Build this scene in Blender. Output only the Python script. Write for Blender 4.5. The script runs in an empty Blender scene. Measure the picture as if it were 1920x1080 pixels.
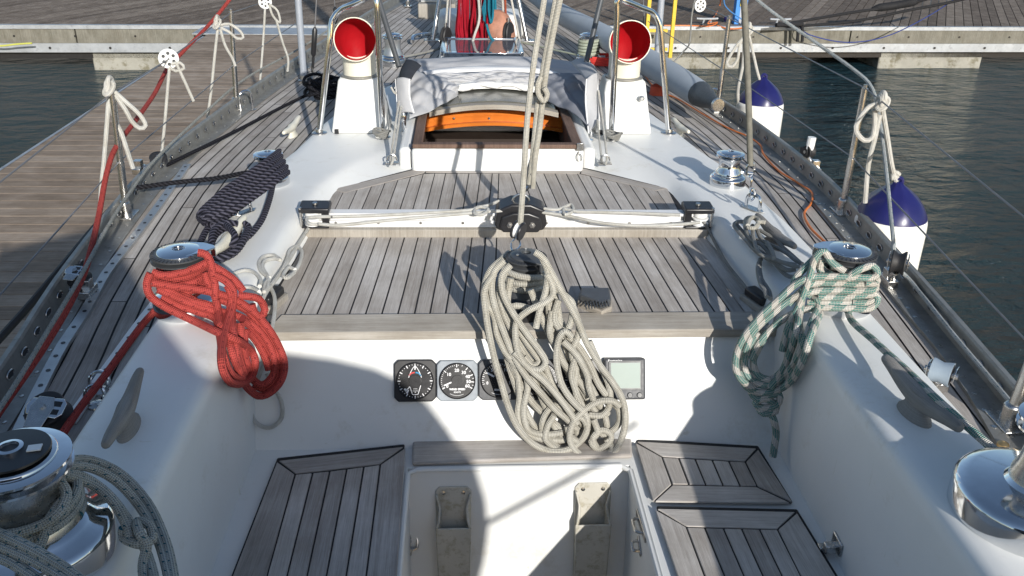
import bpy, math, random
from mathutils import Vector, Matrix
R_ = math.radians
random.seed(7)
SC = bpy.context.scene
COL = SC.collection
# ------------------------------------------------------------------ camera
FPX, PITCH, YAW, ROLL, CH = 1650., R_(25.6), R_(3.25), R_(1.1), 1.12
fwd = Vector((math.sin(YAW)*math.cos(PITCH), math.cos(YAW)*math.cos(PITCH), -math.sin(PITCH)))
r0 = Vector((math.cos(YAW), -math.sin(YAW), 0)); u0 = r0.cross(fwd)
rt = r0*math.cos(ROLL) + u0*math.sin(ROLL); up = -r0*math.sin(ROLL) + u0*math.cos(ROLL)
cam = bpy.data.cameras.new('camera'); camo = bpy.data.objects.new('camera', cam); COL.objects.link(camo)
cam.sensor_width = 36; cam.lens = 36*FPX/1920; cam.clip_end = 2000; cam.clip_start = .02
CP = Vector((0, 0, CH))
camo.matrix_world = Matrix(((rt.x, up.x, -fwd.x, 0), (rt.y, up.y, -fwd.y, 0), (rt.z, up.z, -fwd.z, CH), (0, 0, 0, 1)))
SC.camera = camo
# ------------------------------------------------------------------ light
SAZ, SEL = R_(17), R_(21)       # the sun stands behind the camera, a little to the right
sunv = Vector((math.sin(SAZ)*math.cos(SEL), -math.cos(SAZ)*math.cos(SEL), math.sin(SEL)))
w = bpy.data.worlds.new('World'); SC.world = w; w.use_nodes = True
nt = w.node_tree; bg = nt.nodes['Background']
sky = nt.nodes.new('ShaderNodeTexSky'); sky.sky_type = 'NISHITA'; sky.sun_disc = False
sky.sun_elevation = SEL; sky.sun_rotation = math.atan2(sunv.x, sunv.y); sky.air_density = 1; sky.dust_density = .6; sky.ozone_density = 1
nt.links.new(sky.outputs[0], bg.inputs[0]); bg.inputs[1].default_value = .115
sl = bpy.data.lights.new('sun', 'SUN'); sl.energy = 4.3; sl.angle = R_(.6); sl.color = (1, .955, .885)
so = bpy.data.objects.new('sun', sl); COL.objects.link(so); so.rotation_euler = sunv.to_track_quat('Z', 'Y').to_euler()
SC.view_settings.view_transform = 'Standard'; SC.view_settings.look = 'None'
SC.view_settings.exposure = .24; SC.view_settings.gamma = 1
SC.render.engine = 'CYCLES'
# ------------------------------------------------------------------ picking points of the place
def ray(x, y): return fwd + rt*((x-960)/FPX) + up*((540-y)/FPX)
def PL(x, y, n, d):
    v = ray(x, y); return CP + v*((d-n.dot(CP))/n.dot(v))
NZ, NY = Vector((0, 0, 1)), Vector((0, 1, 0))
def Z(x, y, h): return PL(x, y, NZ, h)
def Y(x, y, d): return PL(x, y, NY, d)
RK = .466; YB = 2.085
NB = Vector((0, -1, RK)).normalized()
def BK(x, y, off=0): return PL(x, y, NB, NB.dot(Vector((0, YB, 0)))+off)         # cockpit bulkhead
ND = Vector((0, -.066, 1)).normalized()
def DK(x, y, off=0): return PL(x, y, ND, ND.dot(Vector((0, 2.1, 0)))+off)         # bridge deck
NH = Vector((0, -.48, .10)).normalized()
def HG(x, y, off=0): return PL(x, y, NH, NH.dot(Vector((0, 2.02, .2)))+off)       # plane in which the coils hang
XC = .137
# ------------------------------------------------------------------ mesh builder
class MB:
    def __init__(s): s.v = []; s.f = []; s.uv = []; s.rnd = []; s.xf = None; s.mi = []; s.m = 0
    def pt(s, p):
        p = Vector(p)
        if s.xf: p = s.xf @ p
        s.v.append(p); return len(s.v)-1
    def face(s, idx, uv=None, rnd=0): s.f.append(tuple(idx)); s.uv.append(uv or [(0, 0)]*len(idx)); s.rnd.append(rnd); s.mi.append(s.m)
    def poly(s, pts, uv=None, rnd=0): s.face([s.pt(p) for p in pts], uv, rnd)
    def box(s, c, d, xf=None):
        o = s.xf
        if xf: s.xf = (o @ xf) if o else xf
        x, y, z = c; a, b, e = d[0]/2, d[1]/2, d[2]/2
        i = [s.pt((x+sx*a, y+sy*b, z+sz*e)) for sx in (-1, 1) for sy in (-1, 1) for sz in (-1, 1)]
        L = {0: d[0], 1: d[1], 2: d[2]}
        for q, (m, n) in (((0, 1, 3, 2), (2, 1)), ((4, 6, 7, 5), (1, 2)), ((0, 4, 5, 1), (0, 2)), ((2, 3, 7, 6), (2, 0)), ((0, 2, 6, 4), (1, 0)), ((1, 5, 7, 3), (0, 1))):
            s.face([i[k] for k in q], [(0, 0), (L[m], 0), (L[m], L[n]), (0, L[n])])
        s.xf = o
    def prism(s, pts, vec, uvx=None, rnd=0):
        pts = [Vector(p) for p in pts]; vec = Vector(vec); n = len(pts)
        a = [s.pt(p) for p in pts]; b = [s.pt(p+vec) for p in pts]
        o = pts[0]; ex = (uvx or (pts[1]-pts[0])).normalized(); nn = vec.normalized(); ey = nn.cross(ex)
        uv = [((p-o).dot(ey)+rnd*7, (p-o).dot(ex)+rnd*3) for p in pts]
        s.face(b, uv, rnd); s.face(a[::-1], uv[::-1], rnd)
        for k in range(n):
            j = (k+1) % n; l = (pts[j]-pts[k]).length
            s.face((a[k], a[j], b[j], b[k]), [(0, 0), (0, l), (vec.length, l), (vec.length, 0)], rnd)
    def lathe(s, prof, seg=32, xf=None, cap=True):
        o = s.xf
        if xf: s.xf = (o @ xf) if o else xf
        rings = [[s.pt((r*math.cos(2*math.pi*k/seg), r*math.sin(2*math.pi*k/seg), z)) for k in range(seg)] for r, z in prof]
        L = 0
        for i in range(len(prof)-1):
            L2 = L+math.dist(prof[i], prof[i+1])
            for k in range(seg):
                j = (k+1) % seg
                s.face((rings[i][k], rings[i][j], rings[i+1][j], rings[i+1][k]), [(k/seg, L), ((k+1)/seg, L), ((k+1)/seg, L2), (k/seg, L2)])
            L = L2
        if cap:
            if prof[0][0] > 1e-5: s.face(rings[0][::-1])
            if prof[-1][0] > 1e-5: s.face(rings[-1])
        s.xf = o
    def tube(s, pts, r, seg=8, closed=False, rr=None, lobes=0, pitch=.05, smooth=True, step=None, flat=1., cap=True):
        pts = [Vector(p) for p in pts]
        if smooth and len(pts) > 2: pts, fr = catmull(pts, step or max(r*.9, .006), closed)
        else: fr = [i/(max(1, len(pts)-1)) for i in range(len(pts))]
        n = len(pts); rings = []; prev = None; L = 0; Ls = []
        for i, p in enumerate(pts):
            t = (pts[min(i+1, n-1)]-pts[max(i-1, 0)])
            if closed: t = pts[(i+1) % n]-pts[i-1]
            if t.length < 1e-9: t = Vector((0, 0, 1))
            t.normalize()
            if prev is None: prev = t.cross(Vector((.13, .31, .94))).normalized()
            prev = (prev-t*prev.dot(t)).normalized(); bn = t.cross(prev)
            if i: L += (p-pts[i-1]).length
            Ls.append(L)
            rad = r
            if rr: q = fr[i]*(len(rr)-1); k = min(int(q), len(rr)-2); rad = rr[k]+(rr[k+1]-rr[k])*(q-k)
            ring = []
            for k in range(seg):
                a = 2*math.pi*k/seg; q = rad
                if lobes: q = rad*(.80+.26*abs(math.cos(lobes/2*(a-2*math.pi*L/pitch))))
                ring.append(s.pt(p+prev*(q*math.cos(a))+bn*(q*flat*math.sin(a))))
            rings.append(ring)
        m = n if closed else n-1
        for i in range(m):
            i2 = (i+1) % n; L2 = Ls[i2] if i2 else Ls[-1]+(pts[0]-pts[-1]).length
            for k in range(seg):
                j = (k+1) % seg
                s.face((rings[i][k], rings[i][j], rings[i2][j], rings[i2][k]), [(k/seg, Ls[i]), ((k+1)/seg, Ls[i]), ((k+1)/seg, L2), (k/seg, L2)])
        if not closed and cap: s.face(rings[0][::-1]); s.face(rings[-1])
    def build(s, name, mat, root=None, smooth=True, bev=0, ang=35, bseg=2, solid=0, sub=0):
        off = Vector((0, 0, 0)); q_ = root
        while q_ is not None:
            if '_o' in q_.keys(): off = Vector(q_['_o']); break
            q_ = q_.parent
        me = bpy.data.meshes.new(name); me.from_pydata([tuple(p-off) for p in s.v], [], s.f)
        ul = me.uv_layers.new(name='UVMap'); at = me.attributes.new('rnd', 'FLOAT', 'FACE')
        k = 0; buf = []
        for q in s.uv:
            for u in q: buf += [float(u[0]), float(u[1])]
        ul.data.foreach_set('uv', buf); at.data.foreach_set('value', [float(x) for x in s.rnd])
        for mt in (mat if isinstance(mat, (list, tuple)) else [mat]): me.materials.append(mt)
        me.polygons.foreach_set('material_index', s.mi)
        me.validate(); me.update()
        if smooth:
            me.shade_smooth(); me.set_sharp_from_angle(angle=R_(ang))
        o = bpy.data.objects.new(name, me); COL.objects.link(o)
        if root is not None: o.parent = root
        if bev:
            b = o.modifiers.new('bevel', 'BEVEL'); b.width = bev; b.segments = bseg; b.limit_method = 'ANGLE'; b.angle_limit = R_(30); b.harden_normals = False
        if solid:
            b = o.modifiers.new('solid', 'SOLIDIFY'); b.thickness = solid; b.offset = 0
        if sub:
            b = o.modifiers.new('sub', 'SUBSURF'); b.levels = sub; b.render_levels = sub
        return o
def catmull(P, step, closed=False):
    out = []; fr = []; n = len(P); m = n if closed else n-1
    for i in range(m):
        if closed: a, b, c, d = P[i-1], P[i], P[(i+1) % n], P[(i+2) % n]
        else: a, b, c, d = P[max(i-1, 0)], P[i], P[i+1], P[min(i+2, n-1)]
        k = max(2, int((c-b).length/step))
        for j in range(k):
            t = j/k
            out.append(.5*((2*b)+(c-a)*t+(2*a-5*b+4*c-d)*t*t+(3*b-a-3*c+d)*t**3)); fr.append((i+t)/m)
    if not closed: out.append(P[-1].copy()); fr.append(1.)
    return out, fr
def frame(o, x, z):
    x = Vector(x).normalized(); z = Vector(z); z = (z-x*z.dot(x)).normalized(); y = z.cross(x); o = Vector(o)
    return Matrix(((x.x, y.x, z.x, o.x), (x.y, y.y, z.y, o.y), (x.z, y.z, z.z, o.z), (0, 0, 0, 1)))
def T(x, y, z): return Matrix.Translation((x, y, z))
def tag(o, label, cat, group=None, kind=None):
    if label: o['label'] = label
    if cat: o['category'] = cat
    if group: o['group'] = group
    if kind: o['kind'] = kind
    return o
ROOTS = []
def thing(name, label, cat, loc, group=None):
    o = bpy.data.objects.new(name, None); COL.objects.link(o); o.location = loc; o.empty_display_size = .05
    o['_o'] = tuple(loc); ROOTS.append(o)
    return tag(o, label, cat, group)
def solo(mb, name, label, cat, mat, group=None, **k): return tag(mb.build(name, mat, **k), label, cat, group)
# ------------------------------------------------------------------ materials
def M_(name): 
    m = bpy.data.materials.new(name); m.use_nodes = True; return m, m.node_tree, m.node_tree.nodes['Principled BSDF']
def N(nt, t, **k):
    n = nt.nodes.new(t)
    for a, b in k.items(): setattr(n, a, b)
    return n
def ramp(nt, src, stops):
    r = N(nt, 'ShaderNodeValToRGB'); e = r.color_ramp.elements
    e[0].position, e[0].color = stops[0][0], (*stops[0][1], 1); e[1].position, e[1].color = stops[-1][0], (*stops[-1][1], 1)
    for p, c in stops[1:-1]: q = e.new(p); q.color = (*c, 1)
    nt.links.new(src, r.inputs[0]); return r.outputs[0]
def coords(nt, kind='Object', scale=(1, 1, 1)):
    tc = N(nt, 'ShaderNodeTexCoord') if kind != 'World' else N(nt, 'ShaderNodeNewGeometry')
    mp = N(nt, 'ShaderNodeMapping'); mp.inputs['Scale'].default_value = scale
    nt.links.new(tc.outputs['Position' if kind == 'World' else kind], mp.inputs[0]); return mp.outputs[0]
def noise(nt, vec, scale, detail=4, rough=.6):
    n = N(nt, 'ShaderNodeTexNoise'); n.inputs['Scale'].default_value = scale; n.inputs['Detail'].default_value = detail; n.inputs['Roughness'].default_value = rough
    nt.links.new(vec, n.inputs['Vector']); return n.outputs[0]
def math_(nt, op, a, b=None, c=None):
    n = N(nt, 'ShaderNodeMath', operation=op)
    for i, q in enumerate((a, b, c)):
        if q is None: continue
        if hasattr(q, 'links'): nt.links.new(q, n.inputs[i])
        else: n.inputs[i].default_value = q
    return n.outputs[0]
def bump(nt, bs, h, dist=.001, st=1.):
    b = N(nt, 'ShaderNodeBump'); b.inputs['Distance'].default_value = dist; b.inputs['Strength'].default_value = st
    nt.links.new(h, b.inputs['Height']); nt.links.new(b.outputs[0], bs.inputs['Normal'])
def simple(name, col, rough=.5, metal=0, var=.12, scale=12, bmp=0, spec=.5, coat=0, dirt=None, rv=.15):
    m, nt, bs = M_(name)
    v = coords(nt, 'World'); f = noise(nt, v, scale, 6)
    lo = tuple(c*(1-var) for c in col); hi = tuple(min(1, c*(1+var)) for c in col)
    c = ramp(nt, f, [(.3, lo), (.7, hi)])
    if dirt:
        g = noise(nt, v, scale*2.3, 8, .75); r = ramp(nt, g, [(dirt[1], (1, 1, 1)), (dirt[1]+.12, dirt[0])])
        mx = N(nt, 'ShaderNodeMix', data_type='RGBA', blend_type='MULTIPLY'); mx.inputs[0].default_value = 1
        nt.links.new(c, mx.inputs[6]); nt.links.new(r, mx.inputs[7]); c = mx.outputs[2]
    nt.links.new(c, bs.inputs['Base Color'])
    rg = N(nt, 'ShaderNodeMapRange'); rg.inputs[3].default_value = max(.02, rough*(1-rv*2)); rg.inputs[4].default_value = min(1, rough*(1+rv*2))
    nt.links.new(noise(nt, v, scale*3, 5), rg.inputs[0]); nt.links.new(rg.outputs[0], bs.inputs['Roughness'])
    bs.inputs['Metallic'].default_value = metal; bs.inputs['Specular IOR Level'].default_value = spec; bs.inputs['Coat Weight'].default_value = coat
    if bmp: bump(nt, bs, noise(nt, v, scale*8, 5), bmp)
    return m
def wood(name, lo, mid, hi, rough=.75, bmp=.0012, spec=.25):
    m, nt, bs = M_(name)
    uv = N(nt, 'ShaderNodeUVMap'); at = N(nt, 'ShaderNodeAttribute', attribute_name='rnd')
    def sc(a, b):
        mp = N(nt, 'ShaderNodeMapping'); mp.inputs['Scale'].default_value = (a, b, 1); nt.links.new(uv.outputs[0], mp.inputs[0])
        ad = N(nt, 'ShaderNodeVectorMath', operation='ADD'); nt.links.new(mp.outputs[0], ad.inputs[0])
        cb = N(nt, 'ShaderNodeCombineXYZ'); nt.links.new(math_(nt, 'MULTIPLY', at.outputs['Fac'], 37.), cb.inputs[0]); nt.links.new(math_(nt, 'MULTIPLY', at.outputs['Fac'], 91.), cb.inputs[2])
        nt.links.new(cb.outputs[0], ad.inputs[1]); return ad.outputs[0]
    fine = noise(nt, sc(700, 14), 1, 4, .7); mid_ = noise(nt, sc(90, 2.2), 1, 5, .6); big = noise(nt, sc(9, 5), 1, 3, .5)
    x = math_(nt, 'ADD', math_(nt, 'MULTIPLY', fine, .56), math_(nt, 'MULTIPLY', mid_, .36))
    x = math_(nt, 'ADD', x, math_(nt, 'MULTIPLY', big, .30)); x = math_(nt, 'ADD', x, math_(nt, 'MULTIPLY', math_(nt, 'SUBTRACT', at.outputs['Fac'], .5), .17))
    c = ramp(nt, x, [(.38, lo), (.58, mid), (.78, hi)])
    blot = ramp(nt, noise(nt, coords(nt, 'World'), 5, 6, .65), [(.35, (.78, .75, .72)), (.62, (1.04, 1.04, 1.05))])
    mx = N(nt, 'ShaderNodeMix', data_type='RGBA', blend_type='MULTIPLY'); mx.inputs[0].default_value = .8
    nt.links.new(c, mx.inputs[6]); nt.links.new(blot, mx.inputs[7])
    nt.links.new(mx.outputs[2], bs.inputs['Base Color']); bs.inputs['Roughness'].default_value = rough; bs.inputs['Specular IOR Level'].default_value = spec
    bump(nt, bs, x, bmp)
    return m
def rope(name, base, alt=None, mode=None, period=.055, duty=.5, strands=12, rough=.85, bmp=.0012, weave=.004):
    m, nt, bs = M_(name)
    uv = N(nt, 'ShaderNodeUVMap'); sp = N(nt, 'ShaderNodeSeparateXYZ'); nt.links.new(uv.outputs[0], sp.inputs[0])
    u, v = sp.outputs[0], sp.outputs[1]; S = strands
    a = math_(nt, 'SINE', math_(nt, 'ADD', math_(nt, 'MULTIPLY', u, 2*math.pi*S/2), math_(nt, 'MULTIPLY', v, math.pi/weave)))
    b = math_(nt, 'SINE', math_(nt, 'SUBTRACT', math_(nt, 'MULTIPLY', u, 2*math.pi*S/2), math_(nt, 'MULTIPLY', v, math.pi/weave)))
    h = math_(nt, 'MULTIPLY', a, b)                       # diamond braid
    gr = ramp(nt, h, [(0., tuple(c*.52 for c in base)), (.45, base)])
    hh = N(nt, 'ShaderNodeMapRange'); hh.inputs[1].default_value = -1; nt.links.new(h, hh.inputs[0])
    gr = ramp(nt, hh.outputs[0], [(.05, tuple(c*.5 for c in base)), (.5, base), (1, tuple(min(1, c*1.1) for c in base))])
    out = gr
    if alt:
        if mode == 'check':
            band = math_(nt, 'LESS_THAN', math_(nt, 'FRACT', math_(nt, 'ADD', math_(nt, 'DIVIDE', v, period), math_(nt, 'MULTIPLY', u, 1.))), duty)
            chk = math_(nt, 'GREATER_THAN', math_(nt, 'MULTIPLY', a, b), 0.)
            f = math_(nt, 'MULTIPLY', band, chk)
        elif mode == 'fleck':
            f1 = math_(nt, 'LESS_THAN', math_(nt, 'FRACT', math_(nt, 'ADD', math_(nt, 'DIVIDE', v, period), math_(nt, 'MULTIPLY', u, 2.))), .16)
            f2 = math_(nt, 'LESS_THAN', math_(nt, 'FRACT', math_(nt, 'MULTIPLY', u, 4.)), .3)
            f = math_(nt, 'MULTIPLY', f1, f2)
        else: f = math_(nt, 'LESS_THAN', math_(nt, 'FRACT', math_(nt, 'ADD', math_(nt, 'DIVIDE', v, period), math_(nt, 'MULTIPLY', u, 1.))), duty)
        mx = N(nt, 'ShaderNodeMix', data_type='RGBA'); nt.links.new(f, mx.inputs[0]); nt.links.new(out, mx.inputs[6]); mx.inputs[7].default_value = (*alt, 1); out = mx.outputs[2]
    d = ramp(nt, noise(nt, coords(nt, 'World'), 22, 5), [(.35, (.78, .76, .72)), (.6, (1, 1, 1))])
    mx = N(nt, 'ShaderNodeMix', data_type='RGBA', blend_type='MULTIPLY'); mx.inputs[0].default_value = .8
    nt.links.new(out, mx.inputs[6]); nt.links.new(d, mx.inputs[7]); nt.links.new(mx.outputs[2], bs.inputs['Base Color'])
    bs.inputs['Roughness'].default_value = rough; bs.inputs['Specular IOR Level'].default_value = .2
    bump(nt, bs, h, bmp)
    return m
GEL = simple('gelcoat', (.74, .745, .725), .46, var=.035, scale=3, spec=.35, bmp=.00015, dirt=((.88, .86, .82), .57))
def scuffs(m):
    nt = m.node_tree; bs = nt.nodes['Principled BSDF']; src = bs.inputs['Base Color'].links[0].from_socket
    for (sx, sy, sz), sc, lo, col in (((1, 1, 5), 7, .70, (.62, .62, .60)), ((9, 1.5, 9), 9, .74, (.45, .45, .44)), ((1, 3, .4), 14, .66, (.86, .84, .78))):
        r = ramp(nt, noise(nt, coords(nt, 'World', (sx, sy, sz)), sc, 7, .7), [(lo, (1, 1, 1)), (lo+.05, col)])
        mx = N(nt, 'ShaderNodeMix', data_type='RGBA', blend_type='MULTIPLY'); mx.inputs[0].default_value = 1
        nt.links.new(src, mx.inputs[6]); nt.links.new(r, mx.inputs[7]); src = mx.outputs[2]
    nt.links.new(src, bs.inputs['Base Color'])
scuffs(GEL)
CREAM = simple('cream_plastic', (.72, .69, .58), .35, var=.04, scale=8, dirt=((.85, .82, .75), .62))
TEAK = wood('weathered_teak', (.245, .225, .203), (.39, .362, .332), (.57, .545, .51))
TEAKB = wood('pale_teak', (.26, .235, .20), (.40, .37, .32), (.52, .49, .44))
TEAKD = wood('brown_teak', (.10, .065, .05), (.19, .125, .095), (.30, .22, .18))
VARN = wood('varnished_wood', (.42, .10, .012), (.62, .17, .02), (.75, .24, .04), rough=.3, bmp=.0003, spec=.5)
DOCKB = wood('finger_planks', (.15, .115, .085), (.27, .215, .165), (.42, .35, .285), rough=.85, bmp=.002)
DOCKW = wood('dock_planks', (.06, .048, .038), (.15, .12, .095), (.30, .255, .21), rough=.85, bmp=.002)
CAULK = simple('caulk', (.012, .012, .014), .7, var=.2)
CHROME = simple('polished_steel', (.72, .73, .74), .09, 1, var=.05, scale=30, rv=.4)
STEEL = simple('worn_steel', (.55, .54, .52), .28, 1, var=.15, scale=40)
ALU = simple('anodised_aluminium', (.52, .53, .53), .42, .85, var=.1, scale=14, dirt=((.7, .68, .64), .6))
ALUD = simple('dull_aluminium', (.30, .295, .275), .5, .6, var=.18, scale=18, dirt=((.6, .58, .5), .58))
SILV = simple('traveller_alloy', (.80, .80, .79), .4, .1, var=.05, scale=12)
BLACK = simple('black_plastic', (.018, .018, .02), .35, var=.2, scale=20)
DGREY = simple('dark_grey_plastic', (.055, .058, .062), .42, var=.15, scale=20)
GUN = simple('gunmetal', (.10, .105, .11), .38, .4, var=.12, scale=30)
GALV = simple('galvanised', (.42, .44, .46), .5, .5, var=.15, scale=6, dirt=((.7, .7, .72), .55))
WHITEP = simple('white_plastic', (.78, .78, .76), .35, var=.03)
GREYT = simple('grey_tube', (.36, .39, .44), .38, .2, var=.05)
RED = simple('red_inside', (.40, .008, .014), .4, var=.08)
CLOTH = simple('grey_canvas', (.41, .415, .43), .85, var=.07, scale=9, spec=.15, bmp=.0006)
CLOTHW = simple('white_trim', (.72, .72, .72), .7, var=.05)
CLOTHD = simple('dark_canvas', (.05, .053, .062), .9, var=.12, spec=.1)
SAIL = simple('sail_cover', (.36, .40, .44), .7, var=.08, scale=4)
CONC = simple('wet_concrete', (.30, .29, .25), .8, var=.2, scale=3, bmp=.004, dirt=((.55, .52, .42), .5))
GREEN_W = simple('weed', (.05, .05, .022), .6, var=.4, scale=9)
FEN = simple('fender_white', (.80, .79, .74), .35, var=.03, scale=6, dirt=((.72, .7, .66), .64))
scuffs(FEN)
FENB = simple('fender_blue', (.012, .013, .095), .34, var=.15, scale=8)
RUB = simple('black_rubber', (.02, .02, .022), .6)
BLUE = simple('blue_paint', (.04, .22, .60), .5, var=.08)
YEL = simple('yellow_paint', (.70, .47, .04), .5, var=.1)
ORG = simple('orange_cable', (.62, .17, .035), .5, var=.1)
BROWN = simple('brown_leather', (.36, .17, .11), .7, var=.3, scale=18)
DIAL = simple('dial_black', (.012, .012, .014), .28, var=.2)
INKW = simple('dial_white', (.8, .8, .8), .6)
INKR = simple('dial_red', (.6, .03, .03), .6)
INKB = simple('dial_blue', (.02, .25, .45), .6)
LCD = simple('lcd', (.42, .48, .44), .7, var=.03, spec=.05)
LITEG = simple('bezel_grey', (.27, .30, .33), .5, var=.15, scale=50)
MIDG = simple('bezel_midgrey', (.07, .073, .08), .5, var=.15, scale=50)
WIRE = simple('wire', (.20, .20, .21), .45, .5)
R_BEIGE = rope('braid_beige', (.56, .54, .475), strands=14, weave=.0042)
R_RED = rope('braid_red', (.45, .070, .060), (.22, .03, .03), 'fleck', period=.03, strands=12, weave=.0045)
R_GREEN = rope('braid_green_fleck', (.60, .58, .53), (.008, .20, .175), 'check', period=.052, duty=.56, strands=10, weave=.0035)
R_FLECK = rope('braid_white_fleck', (.44, .45, .42), (.03, .12, .16), 'fleck', period=.022, strands=12, weave=.004)
R_WHITE = rope('braid_white', (.74, .73, .68), strands=12, weave=.003)
R_GREY = rope('braid_grey', (.40, .40, .38), strands=12, weave=.003)
R_BLUEW = rope('braid_pale_blue', (.50, .54, .55), (.12, .25, .33), 'fleck', period=.03, strands=12, weave=.003)
def laid(name, lo, hi, pitch):
    m, nt, bs = M_(name); uv = N(nt, 'ShaderNodeUVMap'); sp = N(nt, 'ShaderNodeSeparateXYZ'); nt.links.new(uv.outputs[0], sp.inputs[0])
    ph = math_(nt, 'MULTIPLY', math_(nt, 'SUBTRACT', sp.outputs[0], math_(nt, 'DIVIDE', sp.outputs[1], pitch)), 3*math.pi)
    h = math_(nt, 'ABSOLUTE', math_(nt, 'COSINE', ph)); c = ramp(nt, h, [(.5, lo), (.8, tuple(a*.6+b*.4 for a, b in zip(lo, hi))), (1, hi)])  # strand highlights put into the colour: hi on the crowns, lo in the grooves
    nt.links.new(c, bs.inputs['Base Color']); bs.inputs['Roughness'].default_value = .8; bs.inputs['Specular IOR Level'].default_value = .25; bump(nt, bs, h, .002); return m
R_NAVY = laid('laid_navy', (.004, .004, .009), (.075, .073, .10), .052)
R_BLK = laid('laid_black', (.004, .004, .006), (.02, .02, .026), .05)
R_CRIM = rope('braid_crimson', (.45, .012, .03), strands=12, weave=.004)
R_TEAL = rope('braid_teal', (.02, .22, .32), strands=12, weave=.004)
R_TAN = rope('braid_rust', (.42, .10, .05), strands=12, weave=.004)
def water_mat():
    m, nt, bs = M_('harbour_water')
    v = coords(nt, 'World', (1, 1.7, 1)); a = noise(nt, v, 1.7, 3, .5); b = noise(nt, v, 5.5, 5, .62)
    h = math_(nt, 'ADD', a, math_(nt, 'MULTIPLY', b, .42))
    bs.inputs['Base Color'].default_value = (.010, .036, .050, 1); bs.inputs['Roughness'].default_value = .05; bs.inputs['IOR'].default_value = 1.33
    bs.inputs['Specular IOR Level'].default_value = .24
    bump(nt, bs, h, .75, 1.)
    return m
WATER = water_mat()
# ================================================================== THE WATER, THE DOCKS
b = MB(); b.poly([(-60, -8, -1.5), (60, -8, -1.5), (60, 90, -1.5), (-60, 90, -1.5)]); solo(b, 'water', None, None, WATER)['kind'] = 'structure'
DZ = -.9
def lerp(a, b, t): return a+(b-a)*t
def interp(tab, y):
    for (a, p), (c, q) in zip(tab, tab[1:]):
        if a <= y <= c: return lerp(p, q, (y-a)/(c-a))
    return tab[0][1] if y < tab[0][0] else tab[-1][1]
def smooth_tab(tab, n=6):
    pts, _ = catmull([Vector((a, p, 0)) for a, p in tab], .12); return [(p.x, p.y) for p in pts]
def bar(a, b_, w, h, mb, upv=(0, 0, 1), top=True):
    a = Vector(a); b_ = Vector(b_); L = (b_-a).length
    mb.box((L/2, 0, (-h/2 if top else h/2)), (L, w, h), frame(a, b_-a, upv))
# main pontoon: runs across beyond the bow
A = Vector((-16, 11.85, DZ)); B = Vector((30, 13.95, DZ)); ex = (B-A).normalized(); ey = Vector((-ex.y, ex.x, 0))
t = thing('pontoon', 'long weathered timber pontoon running across the top of the picture with concrete floats', 'pontoon', A)
b = MB(); pw = .145; n = int((B-A).length/pw)
for i in range(n):                                  # boards run away from the edge, laid on a slant
    o = A+ex*(i*pw)+ey*.05; sl_ = ex*2.4
    b.prism([o, o+ex*(pw-.012), o+ex*(pw-.012)+ey*4.2+sl_, o+ey*4.2+sl_], (0, 0, -.03), uvx=ey, rnd=random.random())
b.build('deck_boards', DOCKW, t)
b = MB(); b.xf = frame(A, ex, (0, 0, 1)); L = (B-A).length
b.box((L/2, .03, -.01), (L, .08, .05)); b.build('edge_trim', GALV, t)
b = MB(); b.xf = frame(A, ex, (0, 0, 1))
for k in range(13): b.box((k*3.6+1.8, .045, -.13), (3.58, .07, .185))
b.build('fascia_board', wood('fascia_wood', (.12, .115, .09), (.22, .21, .175), (.34, .33, .28)), t)
b = MB(); b.xf = frame(A, ex, (0, 0, 1)); b.box((L/2, .05, -.285), (L, .09, .12)); b.build('steel_beam', GALV, t)
b = MB(); b.xf = frame(A, ex, (0, 0, 1))
for k in range(60): b.lathe([(.017, 0), (.017, .008)], 8, T(k*.78+.3, .002, -.285) @ Matrix.Rotation(R_(90), 4, 'X')); b.lathe([(.014, 0), (.014, .01)], 8, T(k*.78+.65, .012, -.13) @ Matrix.Rotation(R_(90), 4, 'X'))
b.build('bolt', BLACK, t)['kind'] = 'stuff'
def uA(px, py): q = Z(px, py, DZ)-A; return q.dot(ex)
for (x0, x1) in ((150, 372), (1235, 1400), (1665, 1860)):
    u0_, u1_ = uA(x0, 52), uA(x1, 52)
    b = MB(); b.xf = frame(A, ex, (0, 0, 1)); b.box(((u0_+u1_)/2, 1.3, -.55), (u1_-u0_, 2.4, .45)); f = b.build('concrete_float', CONC, t, bev=.02)
    b = MB(); b.xf = frame(A, ex, (0, 0, 1)); b.box(((u0_+u1_)/2, 1.29, -.745), (u1_-u0_+.01, 2.42, .13)); b.build('weed_line', GREEN_W, t, bev=.02)
b = MB(); b.xf = frame(A, ex, (0, 0, 1)); b.box((L/2, 2.2, -.30), (L, 4.2, .28)); b.build('under_frame', BLACK, t)
# finger pontoon along the port side
t = thing('finger_pontoon', 'narrow weathered finger pontoon of brown cross planks beside the port rail', 'pontoon', (-2.3, 4, DZ))
b = MB(); y = -1.
while y < 11.9:
    b.prism([(-3.33, y, DZ-.005), (-1.32, y, DZ-.005), (-1.32, y+.133, DZ-.005), (-3.33, y+.133, DZ-.005)], (0, 0, -.03), rnd=random.random()); y += .14
b.build('deck_boards', DOCKB, t)
b = MB(); b.box((-2.33, 5.4, DZ-.13), (1.98, 12.6, .17)); b.box((-3.34, 5.4, DZ-.07), (.03, 12.6, .13)); b.build('frame', GALV, t)
for fy in (1, 8.4):
    b = MB(); b.box((-2.33, fy, DZ-.45), (1.6, 1.6, .45)); b.build('concrete_float', CONC, t)
b = MB(); b.box((-2.33, 12.1, DZ-.003), (2.4, .5, .012)); b.build('hinge_plate', GALV, t)
# unseen low wall added far behind the pontoon: its reflection darkens the water
b = MB(); b.box((4, 48, .6), (110, 3, 4.4)); solo(b, 'added_wall', 'long dark wall added out of view behind the pontoon to darken the water', 'wall', simple('added_wall_dark', (.10, .10, .095), .8, scale=.8, var=.4))
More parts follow.
